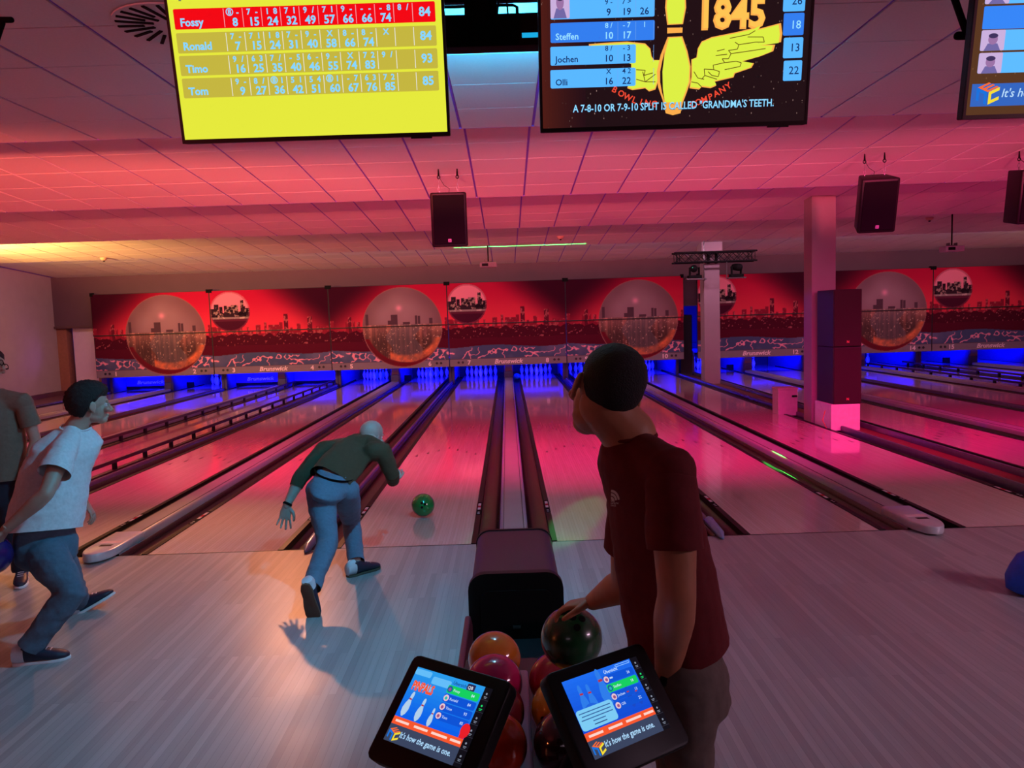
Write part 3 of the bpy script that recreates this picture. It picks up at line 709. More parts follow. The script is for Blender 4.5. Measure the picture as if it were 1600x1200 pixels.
TV1X, TV2X, TV3X = -.848, .797, 2.745
tv(TV1X, 'yellow score screen with one red row, hanging top left', paint_scores)
def portrait(s, x0, y0, x1, y1, lay=3):
    w = x1 - x0; s.rrect(x0, y0, x1, y1, .006, (196, 170, 214), lay); s.poly([(x0 + .15 * w, y0), (x1 - .15 * w, y0), (x1 - .3 * w, y0 + .35 * (y1 - y0)), (x0 + .3 * w, y0 + .35 * (y1 - y0))], (110, 100, 160), lay + 1)
    s.disc((x0 + x1) / 2, y0 + .55 * (y1 - y0), .2 * w, (150, 110, 160), lay + 2, .26 * (y1 - y0)); s.disc((x0 + x1) / 2, y0 + .72 * (y1 - y0), .2 * w, (60, 48, 90), lay + 3, .12 * (y1 - y0))
def paint_logo(s):
    f = to_uv(TV2X)
    def z(x, y): return f(920 + x / 5.0, y / 5.0)        # small crop frame of the winged pin
    def q(x, y): return f(820 + x / 3.478, y / 3.478)
    s.rect(0, 0, TVW, TVH, (30, 14, 18), 0)
    r = np.random.default_rng(2)
    for i in range(14): s.rect(i * .014, 0, (i + 1) * .014 + .001, TVH, (74 - i * 3, 26 - i, 20), .5)
    for _ in range(260):
        x, y = r.random() * TVW, r.random() * TVH; d = .0012 + r.random() * .0022; g = int(60 + r.random() * 110) if x > .2 else int(70 + 60 * r.random())
        s.rect(x, y, x + d, y + d * 2, (g, int(g * .8), int(g * .75)), 1)
    Yl, Or = (214, 232, 66), (246, 168, 74)
    body = [(600, 0), (595, 60), (612, 195), (735, 190), (760, 60), (755, -60), (600, -60)]
    s.poly([z(*p) for p in body], Or, 2); s.poly([z(*p) for p in [(612, 0), (607, 60), (622, 188), (728, 184), (750, 60), (745, -60), (612, -60)]], Yl, 3)
    s.poly([z(*p) for p in [(612, 218), (732, 216), (730, 256), (612, 262)]], Or, 2)
    low = [(615, 290), (730, 284), (770, 400), (795, 520), (792, 640), (765, 720), (735, 800), (715, 885), (655, 900), (600, 885), (575, 780), (540, 680), (530, 560), (560, 430)]
    s.poly([z(*p) for p in low], Or, 4); s.poly([z(*p) for p in [(625, 298), (722, 292), (760, 405), (785, 520), (780, 640), (752, 720), (722, 800), (600, 800), (590, 780), (578, 690), (575, 560), (592, 430)]], Yl, 5)
    s.poly([z(*p) for p in [(590, 400), (572, 480), (556, 560), (556, 640), (570, 720), (590, 790), (578, 700), (574, 560), (585, 470)]], (30, 14, 18), 6)
    wing = [(800, 465), (840, 450), (850, 380), (880, 325), (960, 290), (1160, 250), (1300, 215), (1355, 185), (1330, 225), (1500, 180), (1510, 260), (1500, 330), (1350, 350), (1455, 350), (1440, 400), (1340, 440), (1200, 480), (1290, 495), (1270, 530), (1140, 575), (1130, 605), (980, 640), (995, 670), (950, 690), (880, 680), (860, 700), (785, 690), (800, 600)]
    s.poly([z(*p) for p in wing], Or, 2.5); cx, cy = 980, 470
    s.poly([z(cx + (x - cx) * .965, cy + (y - cy) * .955) for x, y in wing], Yl, 3.2)
    for ln in ([(1140, 330), (1170, 350), (1160, 385), (1090, 395), (1110, 420), (1090, 460), (1040, 460), (1060, 490), (970, 510), (975, 545), (900, 540), (905, 590), (880, 620)],
               [(1100, 300), (1250, 270), (1300, 240)], [(1170, 350), (1300, 330), (1370, 330), (1360, 290), (1240, 290)], [(1110, 420), (1250, 400), (1380, 380)], [(1060, 490), (1150, 480), (1190, 490), (1180, 520), (1060, 545)], [(975, 545), (1020, 560), (1010, 600), (960, 590), (930, 560)], [(905, 590), (1000, 620)], [(820, 560), (850, 610), (900, 620)], [(800, 640), (850, 650), (880, 680)], [(990, 435), (1080, 425)], [(1000, 400), (1060, 385)]):
        s.line([z(*p) for p in ln], .0035, (96, 70, 20), 4)
    lw = [(560, 470), (510, 470), (490, 440), (480, 380), (440, 340), (300, 325), (200, 330), (0, 345), (0, 400), (330, 500), (330, 560), (300, 690), (340, 705), (440, 690), (470, 715), (520, 700), (540, 640)]
    s.poly([z(*p) for p in lw], Or, 2.5); s.poly([z(400 + (x - 400) * .95, 520 + (y - 520) * .95) for x, y in lw], Yl, 3.2)
    for ln in ([(370, 545), (440, 550), (430, 590), (500, 570)], [(420, 560), (440, 640), (520, 580)], [(370, 620), (440, 640), (520, 640)]): s.line([z(*p) for p in ln], .0035, (96, 70, 20), 4)
    u0, v0 = z(835, 225); s.text('1845', u0, v0, .170, Or, 3, .045, 0, 'LEFT', 0, .92); s.text('1845', u0 + .006, v0 + .004, .164, (250, 190, 80), 3.6, .02, 0, 'LEFT', 0, .94)
    for wd, x0, y0, x1, y1, bend in (('BOWLING', 190, 720, 505, 835, 26), ('COMPANY', 810, 838, 1100, 690, 14)):
        for i, chh in enumerate(wd):
            tt = i / (len(wd) - 1); x = x0 + (x1 - x0) * tt; y = y0 + (y1 - y0) * tt + math.sin(tt * PI) * bend
            u, v = z(x, y); s.text(chh, u, v, .038, (236, 72, 50), 4, .02, 0, 'CENTER', -.55 + .35 * tt if wd[0] == 'B' else .1 + .5 * tt)
    u0, v0 = q(262, 612); u1, v1 = q(1350, 580)
    v, ff = text_geo('A 7-8-10 OR 7-9-10 SPLIT IS CALLED "GRANDMA\'S TEETH.', 1, .015); wd = max(p[0] for p in v)
    s.text('A 7-8-10 OR 7-9-10 SPLIT IS CALLED "GRANDMA\'S TEETH.', u0, v0, .045, (20, 40, 90), 7, .035, 0, 'LEFT', 0, (u1 - u0) / wd / .045)
    s.text('A 7-8-10 OR 7-9-10 SPLIT IS CALLED "GRANDMA\'S TEETH.', u0, v0 + .001, .045, (140, 215, 255), 8, .015, 0, 'LEFT', 0, (u1 - u0) / wd / .045)
    LB = (86, 178, 255)
    rows = [(-20, 108, 705, LB, '', '9 -', '7 >', '', '9', '19', '26'), (110, 235, 705, (48, 122, 232), 'Steffen', '8 /', '- 7', '1', '10', '17', ''), (242, 358, 602, LB, 'Jochen', '8 /', '- 3', '', '10', '13', ''), (368, 482, 600, LB, 'Olli', 'X', '4 2', '', '16', '22', '')]
    for ya, yb, xr, col, nm, a1, a2, a3, t1, t2, t3 in rows:
        u0, v0 = q(140, yb); u1, v1 = q(xr, ya); v1 = min(v1, TVH); s.rrect(u0, v0, u1, v1, .006, col, 9)
        tc = (150, 220, 255) if nm == 'Steffen' else (14, 44, 96)
        if nm: s.text(nm, u0 + .022, v0 + .012, .038, tc, 10, .014)
        for k2, (aa, bb) in enumerate(((a1, t1), (a2, t2), (a3, t3))):
            uu, _ = q(455 + 97 * k2, yb)
            if aa and v0 + .088 < TVH: s.text(aa, uu, v0 + .055, .031, tc, 10, .010, 0, 'CENTER')
            if bb: s.text(bb, uu, v0 + .010, .041, tc, 10, .014, 0, 'CENTER')
            s.rect(uu + .040, v0 + .004, uu + .0415, v1 - .004, (110, 160, 225), 10)
    u0, v0 = q(140, 106); portrait(s, u0, v0 + .002, u0 + .085, min(TVH, v0 + .12), 11)
    for yb, ya, tx, col in ((62, -40, '26', LB), (192, 70, '18', (48, 122, 232)), (315, 203, '13', LB), (438, 328, '22', LB)):
        u0, v0 = q(1400, yb + 3); u1, v1 = q(1528 - yb * .05, ya); u1 = min(u1, TVW - .004); s.rrect(u0, v0, u1, min(TVH, v1), .006, col, 9)
        s.text(tx, u1 - .012, v0 + .028, .048, (14, 44, 96) if tx != '18' else (150, 220, 255), 10, .004, 0, 'RIGHT')
tv(TV2X, 'dark screen with a yellow winged bowling pin, hanging top centre', paint_logo)
def cube_logo(s, x, y, h, lay):                     # three-colour isometric letter cube
    def p(a, b): return (x + a * h, y + b * h)
    def letter(o, e1, e2, segs, col):
        for (a0, b0, a1, b1) in segs:
            c = [(a0, b0), (a1, b0), (a1, b1), (a0, b1)]
            s.poly([p(o[0] + a * e1[0] + b * e2[0], o[1] + a * e1[1] + b * e2[1]) for a, b in c], col, lay)
    letter((.5, .52), (-.46, .2), (.46, .2), [(0, 0, .22, 1), (0, 0, 1, .22), (.4, 0, .62, 1), (.78, 0, 1, 1)], (240, 104, 50))
    letter((.0, .72), (.46, -.2), (0, -.52), [(0, 0, .26, 1), (.74, 0, 1, 1), (0, 0, 1, .26)], (20, 110, 214))
    letter((.54, .52), (.46, .2), (0, -.52), [(0, 0, .26, 1), (0, 0, 1, .26), (0, .74, 1, 1)], (240, 214, 50))
def paint_right(s):
    f = to_uv(TV3X)
    def q(x, y): return f(1240 + x / 4.444, y / 4.444)
    s.rect(0, 0, TVW, TVH, (84, 52, 30), 0); r = np.random.default_rng(4)
    for _ in range(160):
        x, y = r.random() * TVW, r.random() * TVH; s.rect(x, y, x + .004, y + .006, (120, 84, 58), 1)
    LB = (90, 182, 255)
    for ya, yb, xl, col, po in ((-60, 30, 1325, LB, 1), (45, 205, 1306, (50, 130, 240), 0), (212, 355, 1290, LB, 1), (370, 512, 1272, LB, 1)):
        u0, v0 = q(xl, yb); _, v1 = q(xl, ya); v1 = min(TVH, v1); s.rrect(u0, v0, u0 + .5, v1, .006, col, 2)
        if po: portrait(s, u0, v0, u0 + .108, v1, 4)
    u0, v0 = q(1222, 742); u1, v1 = q(1235, 585); s.rect(max(0, u0), v0, TVW, v1, (48, 98, 186), 2)
    lu, lv = q(1258, 730); cube_logo(s, lu, lv, .105, 3); tu, tv_ = q(1435, 675); s.text("It's how the game is one.", tu, tv_, .052, (180, 215, 245), 3, .008, .2)
tv(TV3X, 'screen with blue rows and a blue footer, cut off at the top right', paint_right)
# bracket arms of the neighbouring screens and the mounting gear between the two middle ones
def bar(mb, p, q, r=.02): return mb.tube([p, q], r, 8)
t = thing('screen_mount', 'black angled mount arm at the top left corner of the photo', 'mount', P(-8, 45, 3.7))
o0 = Vector(t.location)
part('arm', bar(MB(), P(-40, 31, 3.7) - o0, P(17, 31, 3.7) - o0, .014), M_black, t, smooth=True)
part('strut', bar(bar(MB(), P(4, 36, 3.7) - o0, P(-14, 90, 3.7) - o0, .012), P(-10, 31, 3.7) - o0, P(-30, -60, 3.7) - o0, .018), M_black, t, smooth=True)
t = thing('screen_mount', 'black V-shaped mount arm beside the top right screen', 'mount', P(1505, 40, 3.75))
o0 = Vector(t.location)
part('arm', bar(MB(), P(1485, -20, 3.75) - o0, P(1508, 45, 3.75) - o0, .016), M_black, t, smooth=True)
part('arm', bar(MB(), P(1524, -20, 3.75) - o0, P(1516, 40, 3.75) - o0, .02), M_black, t, smooth=True)
part('foot', bar(MB(), P(1497, 56, 3.75) - o0, P(1530, 55, 3.75) - o0, .02), M_black, t, smooth=True)
t = thing('mounting_rail', 'black double mounting rail with cables between the two middle screens', 'mount', (0, -2.35, 3.18))
part('main_rail', MB().box(-.95, .80, 0, .10, 0, .155), M_black, t, bevel=.004)
part('top_rail', MB().box(-.95, .80, .0, .04, .215, .255), M_black, t, bevel=.003)
part('clamp_block', MB().box(-.16, .0, -.02, .08, .15, .30).box(-.12, -.04, -.03, .1, .1, .30), M_black, t, bevel=.004)
part('handle', MB().tube([(-.33, .02, .15), (-.33, .02, .19), (-.31, .02, .20), (.08, .02, .20), (.10, .02, .19), (.10, .02, .15)], .008, 8), M_black, t, smooth=True)
part('cable', MB().tube([(.0, .0, .14), (.01, -.01, .22), (.03, -.01, .24), (.05, -.01, .20), (.055, 0, .14)], .005, 6).tube([(-.28, 0, .15), (-.275, 0, .18), (-.275, 0, .22)], [.014, .01, .003], 6), M_black, t, smooth=True)
part('glow_bar', MB().box(.12, .38, -.002, .0, .035, .058), mat('glow_cyan', (20, 170, 225), .4, emit=1), t)

# ------------------------------------------------------------------ ball return: hood, rack, balls, consoles
def rounded(w, h, r, n=6):
    pts = [(-w / 2, 0), (w / 2, 0)]
    for cx, a0 in ((w / 2 - r, 0), (-w / 2 + r, 90)):
        for i in range(n + 1): a = math.radians(a0 + 90 * i / n); pts.append((cx + r * math.cos(a), h - r + r * math.sin(a)))
    return pts
HZ = .42
t = thing('ball_return_hood', 'dark maroon ball return hood with rounded shoulders on the approach', 'ball return', (.0, -2.1, 0))
part('shell', MB().prism(rounded(.50, HZ, .09), 0.02, .86, 'y'), M_hood, t, smooth=True)
part('front_rim', MB().prism(rounded(.53, HZ + .008, .095), -.03, .02, 'y'), M_dark, t, smooth=True)
part('rear_rim', MB().prism(rounded(.51, HZ + .006, .092), .86, .885, 'y'), M_dark, t, smooth=True)
part('opening', MB().prism(rounded(.40, .33, .05), -.034, -.028, 'y'), M_black, t)
part('nameplate', MB().box(-.022, .022, -.04, -.034, .115, .13), M_steel, t)
v, f = text_geo('B', .014, .02, 0, 'CENTER')
rk = thing('ball_rack', 'low dark ball rack with maroon side rails in front of the hood', 'ball rack', (.01, -2.15, 0))
part('left_side', MB().prism([(-2.35, 0), (0, 0), (0, .16), (-.15, .26), (-2.35, .33)], -.285, -.255, 'x'), mat('rack_maroon', (96, 30, 42), .4), rk, bevel=.008)
part('right_side', MB().prism([(-2.35, 0), (0, 0), (0, .16), (-.15, .26), (-2.35, .33)], .255, .285, 'x'), mat('rack_maroon', (96, 30, 42), .4), rk, bevel=.008)
part('tray', MB().box(-.255, .255, -2.3, -.05, .05, .08), mat('rack_black', (18, 14, 18), .4), rk)
part('centre_rail', MB().box(-.03, .03, -2.3, -1.0, .30, .355), mat('rack_rose', (140, 90, 108), .35), rk, bevel=.01)
part('pedestal', MB().box(-.2, .2, -2.2, -.3, 0, .05), M_black, rk)
lb = Sheet(); lb.rect(0, 0, .075, .05, (110, 190, 205), 1); lb.rect(0, .05, .075, .060, (170, 70, 60), 1); lb.rect(.008, .008, .034, .042, (60, 110, 130), 2); lb.rect(.048, .012, .056, .04, (30, 50, 70), 2)
o = link('warning_label', lb.mesh('warning_label', M_print), rk); o.matrix_local = frame_matrix((.045, -.42, .084), (1, 0, 0), (0, 1, 0))
ball_me = MB().ball((0, 0, 0), .108, 36, 20)
def bowling_ball(c, color, label, name='bowling_ball', group=None, rough=.12, rot=(0, 0, 0), r=.108, var=.15):
    mm = mat('ball_' + '_'.join(str(x) for x in color), color, rough, var=var, scale=9, coat=.5)
    t = thing(name, label, 'ball', c, group, rot=rot)
    me = ball_me.mesh('ball_shell', mm, smooth=True); link('ball_shell', me, t)
    for dx, dy in ((-.015, 0), (.015, 0), (0, -.035)):
        n = Vector((dx, dy, .1)).normalized(); q = n.to_track_quat('Z', 'Y').to_matrix().to_4x4(); q.translation = n * .1065
        part('finger_hole', MB().lathe([(.0125, 0), (.0125, .0022)], 12, q), M_black, t)
    return t
G = 'balls waiting on the rack'
for px, D, color, lab in ((768, 3.06, (205, 112, 34), 'orange ball at the far end of the rack, left row'), (766, 2.845, (190, 26, 84), 'magenta ball just in front of the orange one'),
                          (764, 2.63, (112, 18, 34), 'dark crimson ball third in the left row, behind the left console'), (762, 2.41, (206, 52, 26), 'red-orange ball low behind the left console'),
                          (868, 2.845, (168, 22, 40), 'red ball farthest in the right row of the rack'), (874, 2.63, (216, 140, 22), 'yellow ball in front of the red one, right row'),
                          (880, 2.41, (44, 22, 32), 'near-black ball low in the right row behind the right console')):
    x = (px - 808) / F_PX * D + .005; bowling_ball((x + (.0), D - 6.3, .448), color, lab, group=G, rot=(.9, .3 * px, 0))
tag(part('ball_shelf', MB().box(-.23, .25, -4.05, -3.0, .305, .335), mat('rack_black', (18, 14, 18), .4), None), 'dark shelf under the two rows of balls on the rack', 'shelf')
bowling_ball(P(661, 789, 7.12), (12, 116, 52), 'green ball rolling just past the foul line on lane 7', rot=(1.2, .4, 0))
bowling_ball((.245, 17.1, .035), (20, 140, 120), 'teal ball at the far end of the gutter of lane 8', rot=(1, 0, 0))

def console(c, yaw, tilt, w, h, paint, label, bez, hom):
    u = Vector((math.cos(yaw), math.sin(yaw), 0)); n0 = Vector((math.sin(yaw), -math.cos(yaw), 0)); n = n0 * math.cos(tilt) + Vector((0, 0, math.sin(tilt))); v = n.cross(u)
    M = frame_matrix(c, u, v); t = thing('touch_console', label, 'console', c, 'touch consoles at the ball rack'); t.matrix_world = M
    l, r, tp, bt = bez
    b = MB(); x0, x1, y0, y1 = -w / 2 - l, w / 2 + r, -h / 2 - bt, h / 2 + tp
    out = []
    for cx, cy, a0 in ((x1 - .02, y1 - .02, 0), (x0 + .02, y1 - .02, 90), (x0 + .02, y0 + .02, 180), (x1 - .02, y0 + .02, 270)):
        for k in range(4): a = math.radians(a0 + 30 * k); out.append((cx + .02 * math.cos(a), cy + .02 * math.sin(a)))
    part('housing', MB().prism(out, -.045, -.002, 'z'), M_dark, t, bevel=.004, smooth=True)
    part('neck', MB().box(-.04, .04, -.05, .03, -.12, -.04), M_black, t)
    s = Sheet(); 
    def f(px, py):
        rr = ray(px, py); tt = (Vector(c) - CAM).dot(n) / rr.dot(n); q = CAM + rr * tt - Vector(c); return (q.dot(u), q.dot(v))
    paint(s, f, w, h); link('picture', s.mesh('picture', M_screen), t)
    # post down to the rack
    Mi = M.inverted(); base = Vector((c[0] * .55, c[1] + .22, .3)); top = Vector(c) - n * .1
    part('post', MB().tube([Mi @ top, Mi @ Vector((base.x, base.y, .6)), Mi @ base], .03, 10), M_black, t, smooth=True)
def common(s, w, h, title, rows, hl, left):
    x0, x1, y0, y1 = -w / 2, w / 2, -h / 2, h / 2; X = lambda a: x0 + a * w; Y = lambda a: y1 - a * h
    N = 12
    for i in range(N):
        k = i / (N - 1); s.rect(X(0), Y(.68 * (i + 1) / N), X(.905), Y(.68 * i / N), tuple(int(a * (1 - k) + b * k) for a, b in zip((40, 150, 228) if left else (28, 104, 232), (10, 92, 226) if left else (16, 74, 206))), 0)
    s.rect(X(0), Y(.78), X(.905), Y(.68), (238, 84, 44), 1)
    for a, b in ((.04, .22), (.29, .47), (.52, .72), (.76, .89)): s.rect(X(a), Y(.745), X(b), Y(.715), (245, 205, 195), 2)
    s.rect(X(0), Y(1), X(.905), Y(.78), (56, 66, 92), 1)
    cube_logo(s, X(.02), Y(.985), .19 * h, 2)
    s.text("It's how the game is one.", X(.17), Y(.915), .105 * h, (176, 220, 255), 2, .012, .12, 'LEFT', 0, .80)
    s.rect(X(.905), Y(1), X(1), Y(0), (16, 14, 22), 1)
    for i in range(6):
        yc = .09 + i * .158; col = (30, 220, 110) if i == 1 else (130, 138, 156)
        s.disc(X(.952), Y(yc - .01), .014 * h, col, 2, n=8); s.rect(X(.933), Y(yc + .034), X(.972), Y(yc + .026), col, 2); s.rect(X(.938), Y(yc + .050), X(.966), Y(yc + .043), col, 2)
        s.rect(X(.905), Y(.158 * (i + 1) + .004), X(1), Y(.158 * (i + 1)), (60, 60, 74), 2)
    s.text(title, X(.52), Y(.085), .06 * h, (16, 60, 120) if left else (200, 230, 255), 2, .008)
    for i, (nm, sc) in enumerate(rows):
        ya = .105 + i * .118
        s.rrect(X(.48), Y(ya + .105), X(.885), Y(ya), .004, (20, 200, 92) if i == hl else (12, 80, 206), 1.5 if i != hl else 2)
        s.disc(X(.515), Y(ya + .052), .042 * h, (225, 190, 200) if i != hl else (20, 90, 150), 3); s.disc(X(.515), Y(ya + .056), .022 * h, (150, 80, 130) if i != 1 else (40, 180, 170), 4)
        if nm: s.text(nm, X(.56), Y(ya + .068), .048 * h, (200, 225, 255), 3, .006)
        else: s.rect(X(.56), Y(ya + .062), X(.60), Y(ya + .040), (180, 205, 240), 3)
        s.text(sc, X(.79), Y(ya + .070), .052 * h, (200, 225, 255), 3, .006)
    return X, Y
def plain_pin(s, x, y, h, col, lay, ang=0):
    pf = [(.03, 0), (.12, .12), (.16, .3), (.13, .5), (.065, .68), (.075, .85), (.05, .96), (0, 1)]
    pts = [(a, b) for a, b in pf] + [(-a, b) for a, b in reversed(pf)]; ca, sa = math.cos(ang), math.sin(ang)
    s.poly([(x + h * (a * ca - b * sa), y + h * (a * sa + b * ca)) for a, b in pts], col, lay)
    s.poly([(x + h * (a * ca - b * sa), y + h * (a * sa + b * ca)) for a, b in ((-.068, .66), (.068, .66), (.064, .72), (-.064, .72))], (170, 50, 70), lay + 1)
def paint_console_l(s, f, w, h):
    X, Y = common(s, w, h, 'Übersicht', [('Fossy', '84'), ('Ronald', '84'), ('Timo', '93'), ('Tom', '85')], 0, True)
    for a, b, c2, d in ((.0, .02, .22, .10), (.25, .06, .5, .16), (.05, .2, .3, .27)): s.rrect(X(a), Y(d), X(c2), Y(b), .004, (96, 182, 240), .5)
    s.text('PiNPALS', X(.045), Y(.30), .165 * h, (240, 84, 40), 3, .05, 0, 'LEFT', 0, .60)
    s.rrect(X(.70), Y(.105), X(.80), Y(.02), .002, (40, 40, 80), 3); s.text('QB', X(.712), Y(.088), .06 * h, (220, 225, 235), 4, .01)
    for x, y, hh, an in ((.08, .66, .34, -.12), (.27, .67, .31, -.06), (.44, .68, .24, 0)): plain_pin(s, X(x), Y(y), hh * h, (172, 200, 226), 3, an)
    s.disc(X(.885), Y(.58), .07 * h, (225, 30, 40), 3, .09 * h); s.rect(X(.84), Y(.68), X(.905), Y(.56), (225, 30, 40), 3)
def paint_console_r(s, f, w, h):
    X, Y = common(s, w, h, 'Übersicht', [('', '26'), ('Steffen', '18'), ('Jochen', '13'), ('Olli', '22')], 1, False)
    for x, y, hh in ((.16, .50, .40), (.26, .50, .38), (.44, .50, .52), (.70, .60, .30), (.8, .6, .26)): plain_pin(s, X(x), Y(y), hh * h, (44, 120, 226) if x < .5 else (24, 70, 190), .8)
    s.disc(X(.21), Y(.50), .14 * h, (30, 96, 214), 1)
    s.rrect(X(.0), Y(.66), X(.46), Y(.40), .008, (120, 196, 236), 4)
    for i, (a, b) in enumerate(((.03, .43), (.05, .42), (.03, .43), (.16, .32))): s.rect(X(a), Y(.455 + i * .042), X(b), Y(.443 + i * .042), (50, 90, 150), 5)
    s.rect(X(.16), Y(.625), X(.32), Y(.613), (30, 60, 120), 5)
    s.line([(X(.69), Y(.045)), (X(.88), Y(.045)), (X(.88), Y(.02)), (X(.69), Y(.02)), (X(.69), Y(.045))], .0012, (150, 200, 250), 3)
console((-.196, -4.528, .90), -.604, .815, .235, .185, paint_console_l, 'tilted touch console with a bright blue and orange screen, left one', (.03, .04, .03, .05), None)
console((.234, -4.513, .90), .569, .73, .236, .182, paint_console_r, 'tilted touch console with a deep blue menu screen, right one', (.035, .04, .03, .05), None)

# blue bag at the right edge
c = P(1612, 912, 4.72); c.z = 0
t = thing('sports_bag', 'bright blue bag on the approach, cut off by the right edge', 'bag', c)
M_blue = mat('bag_blue', (0, 84, 214), .5, bump=.1, scale=30)
part('bag_body', MB().loft([((0, 0, .005), (.10, 0, 0), (0, .10, 0)), ((0, 0, .03), (.145, 0, 0), (0, .13, 0)), ((0, 0, .1), (.15, 0, 0), (0, .14, 0)), ((0, 0, .17), (.12, 0, 0), (0, .12, 0)), ((.01, 0, .235), (.09, 0, 0), (0, .1, 0)), ((.015, 0, .262), (.05, 0, 0), (0, .06, 0))], 18), M_blue, t, smooth=True)
part('bag_handle', MB().tube([(-.05, -.05, .24), (-.02, -.05, .30), (.05, -.05, .30), (.08, -.05, .24)], .009, 8), M_blue, t, smooth=True)

# ------------------------------------------------------------------ people
def remesh(mb, name, voxel, smooth=6, m=None, cuts=(), wrinkle=0, seed=0):
    me = mb.mesh(name, fix=True); o = bpy.data.objects.new(name, me); COL.objects.link(o)
    r = o.modifiers.new('r', 'REMESH'); r.mode = 'VOXEL'; r.voxel_size = voxel
    if smooth: s = o.modifiers.new('s', 'SMOOTH'); s.factor = .5; s.iterations = smooth
    dg = bpy.context.evaluated_depsgraph_get(); out = bpy.data.meshes.new_from_object(o.evaluated_get(dg))
    bpy.data.objects.remove(o); bpy.data.meshes.remove(me); out.name = name
    bm = bmesh.new(); bm.from_mesh(out)
    if wrinkle:
        from mathutils import noise
        bm.normal_update(); off = Vector((seed * 3.1, seed, 0))
        for v in bm.verts:
            p = v.co; a = noise.noise(Vector((p.x * 9, p.y * 9, p.z * 16)) + off) + .5 * noise.noise(Vector((p.x * 22, p.y * 22, p.z * 34)) + off)
            v.co = p + v.normal * a * wrinkle
    for c, n, rad in cuts:
        c = Vector(c); n = Vector(n).normalized()
        fs = [f for f in bm.faces if (f.calc_center_median() - c).length < rad]; gs = set(fs)
        es = {e for f in fs for e in f.edges}; vs = {v for f in fs for v in f.verts}
        bmesh.ops.bisect_plane(bm, geom=list(vs) + list(es) + fs, plane_co=c, plane_no=n, clear_outer=True)
    bm.to_mesh(out); bm.free()
    for p in out.polygons: p.use_smooth = True
    if m: out.materials.append(m)
    return out
def join_meshes(name, meshes, m):
    vs, fs = [], []
    for me in meshes:
        o = len(vs); vs += [v.co[:] for v in me.vertices]; fs += [tuple(i + o for i in p.vertices) for p in me.polygons]
    out = bpy.data.meshes.new(name); out.from_pydata(vs, [], fs)
    for p in out.polygons: p.use_smooth = True
    out.materials.append(m); return out
def headframe(c, fwd, up):
    f = Vector(fwd).normalized(); l = Vector(up).cross(f).normalized(); u = f.cross(l).normalized()
    M = Matrix((f, l, u)).transposed().to_4x4(); M.translation = Vector(c); return M      # local x forward, y left, z up
def head_blob(H, mb, scale=1):
    def e(c, r, rot=None):
        A = H @ Matrix.Translation(Vector(c) * scale) @ (rot or Matrix.Identity(4)); mb.ball(A.translation, tuple(x * scale for x in r), 20, 14, A)
    e((-.012, 0, .035), (.100, .078, .092)); e((.028, 0, -.02), (.062, .062, .085)); e((.058, 0, -.085), (.033, .034, .026))
    e((.02, 0, -.065), (.055, .056, .04)); e((.082, 0, .03), (.014, .05, .011)); e((.078, .045, -.02), (.018, .022, .018)); e((.078, -.045, -.02), (.018, .022, .018))
    mb.tube([H @ (Vector((.088, 0, .02)) * scale), H @ (Vector((.105, 0, -.012)) * scale), H @ (Vector((.112, 0, -.028)) * scale)], [.008 * scale, .011 * scale, .013 * scale], 10)
    e((.094, .012, -.033), (.01, .008, .007)); e((.094, -.012, -.033), (.01, .008, .007))
    e((.090, 0, -.057), (.010, .024, .0065)); e((.089, 0, -.069), (.010, .021, .007))
    for s in (-1, 1):
        e((-.004, s * .084, .0), (.021, .008, .033), Matrix.Rotation(-s * .35, 4, 'Z') @ Matrix.Rotation(-.15, 4, 'Y')); e((.002, s * .080, -.028), (.010, .007, .011))
def hair_mesh(H, m, kind, scale=1, thick=.012):
    nu, nv = 72, 44; vs = []; r = random.Random(3)
    from mathutils import noise
    for j in range(nv + 1):
        a = -PI / 2 + PI * j / nv
        for i in range(nu):
            b = 2 * PI * i / nu; d = Vector((math.cos(a) * math.cos(b), math.cos(a) * math.sin(b), math.sin(a)))
            p = Vector((-.012 + .101 * d.x, .079 * d.y, .035 + .093 * d.z))
            nz = noise.noise(p * 40) * .010; nf = noise.noise(p * 110)
            if kind == 'short':      # full crown, faded sides, nape hairline
                line = .058 if p.x > .045 else (.018 if p.x > .012 else (-.012 if p.x > -.03 else -.040))
                line = .034 + .034 * max(0, min(1, (p.x - .005) / .045)) - .088 * max(0, min(1, (-.010 - p.x) / .04))
                t = (p.z - line + nz) / .03; t = max(-1.0, min(1, t)); th = thick * (.30 + .70 * max(0, min(1, (p.z - .04) / .07)))
            else:
                line = .030 + .036 * max(0, min(1, (p.x - .005) / .045)) - .10 * max(0, min(1, (-.008 - p.x) / .035))
                t = (p.z - line + nz) / .02; t = max(-1.0, min(1, t)); th = thick
            off = th * t * (1 + .25 * nf) if t > 0 else .012 * t
            vs.append(H @ ((p + d * off) * scale))
    fs = [(j * nu + i, j * nu + (i + 1) % nu, (j + 1) * nu + (i + 1) % nu, (j + 1) * nu + i) for j in range(nv) for i in range(nu)]
    mb = MB(); mb.add(vs, fs); return mb.mesh('hair', m, smooth=True, fix=True)
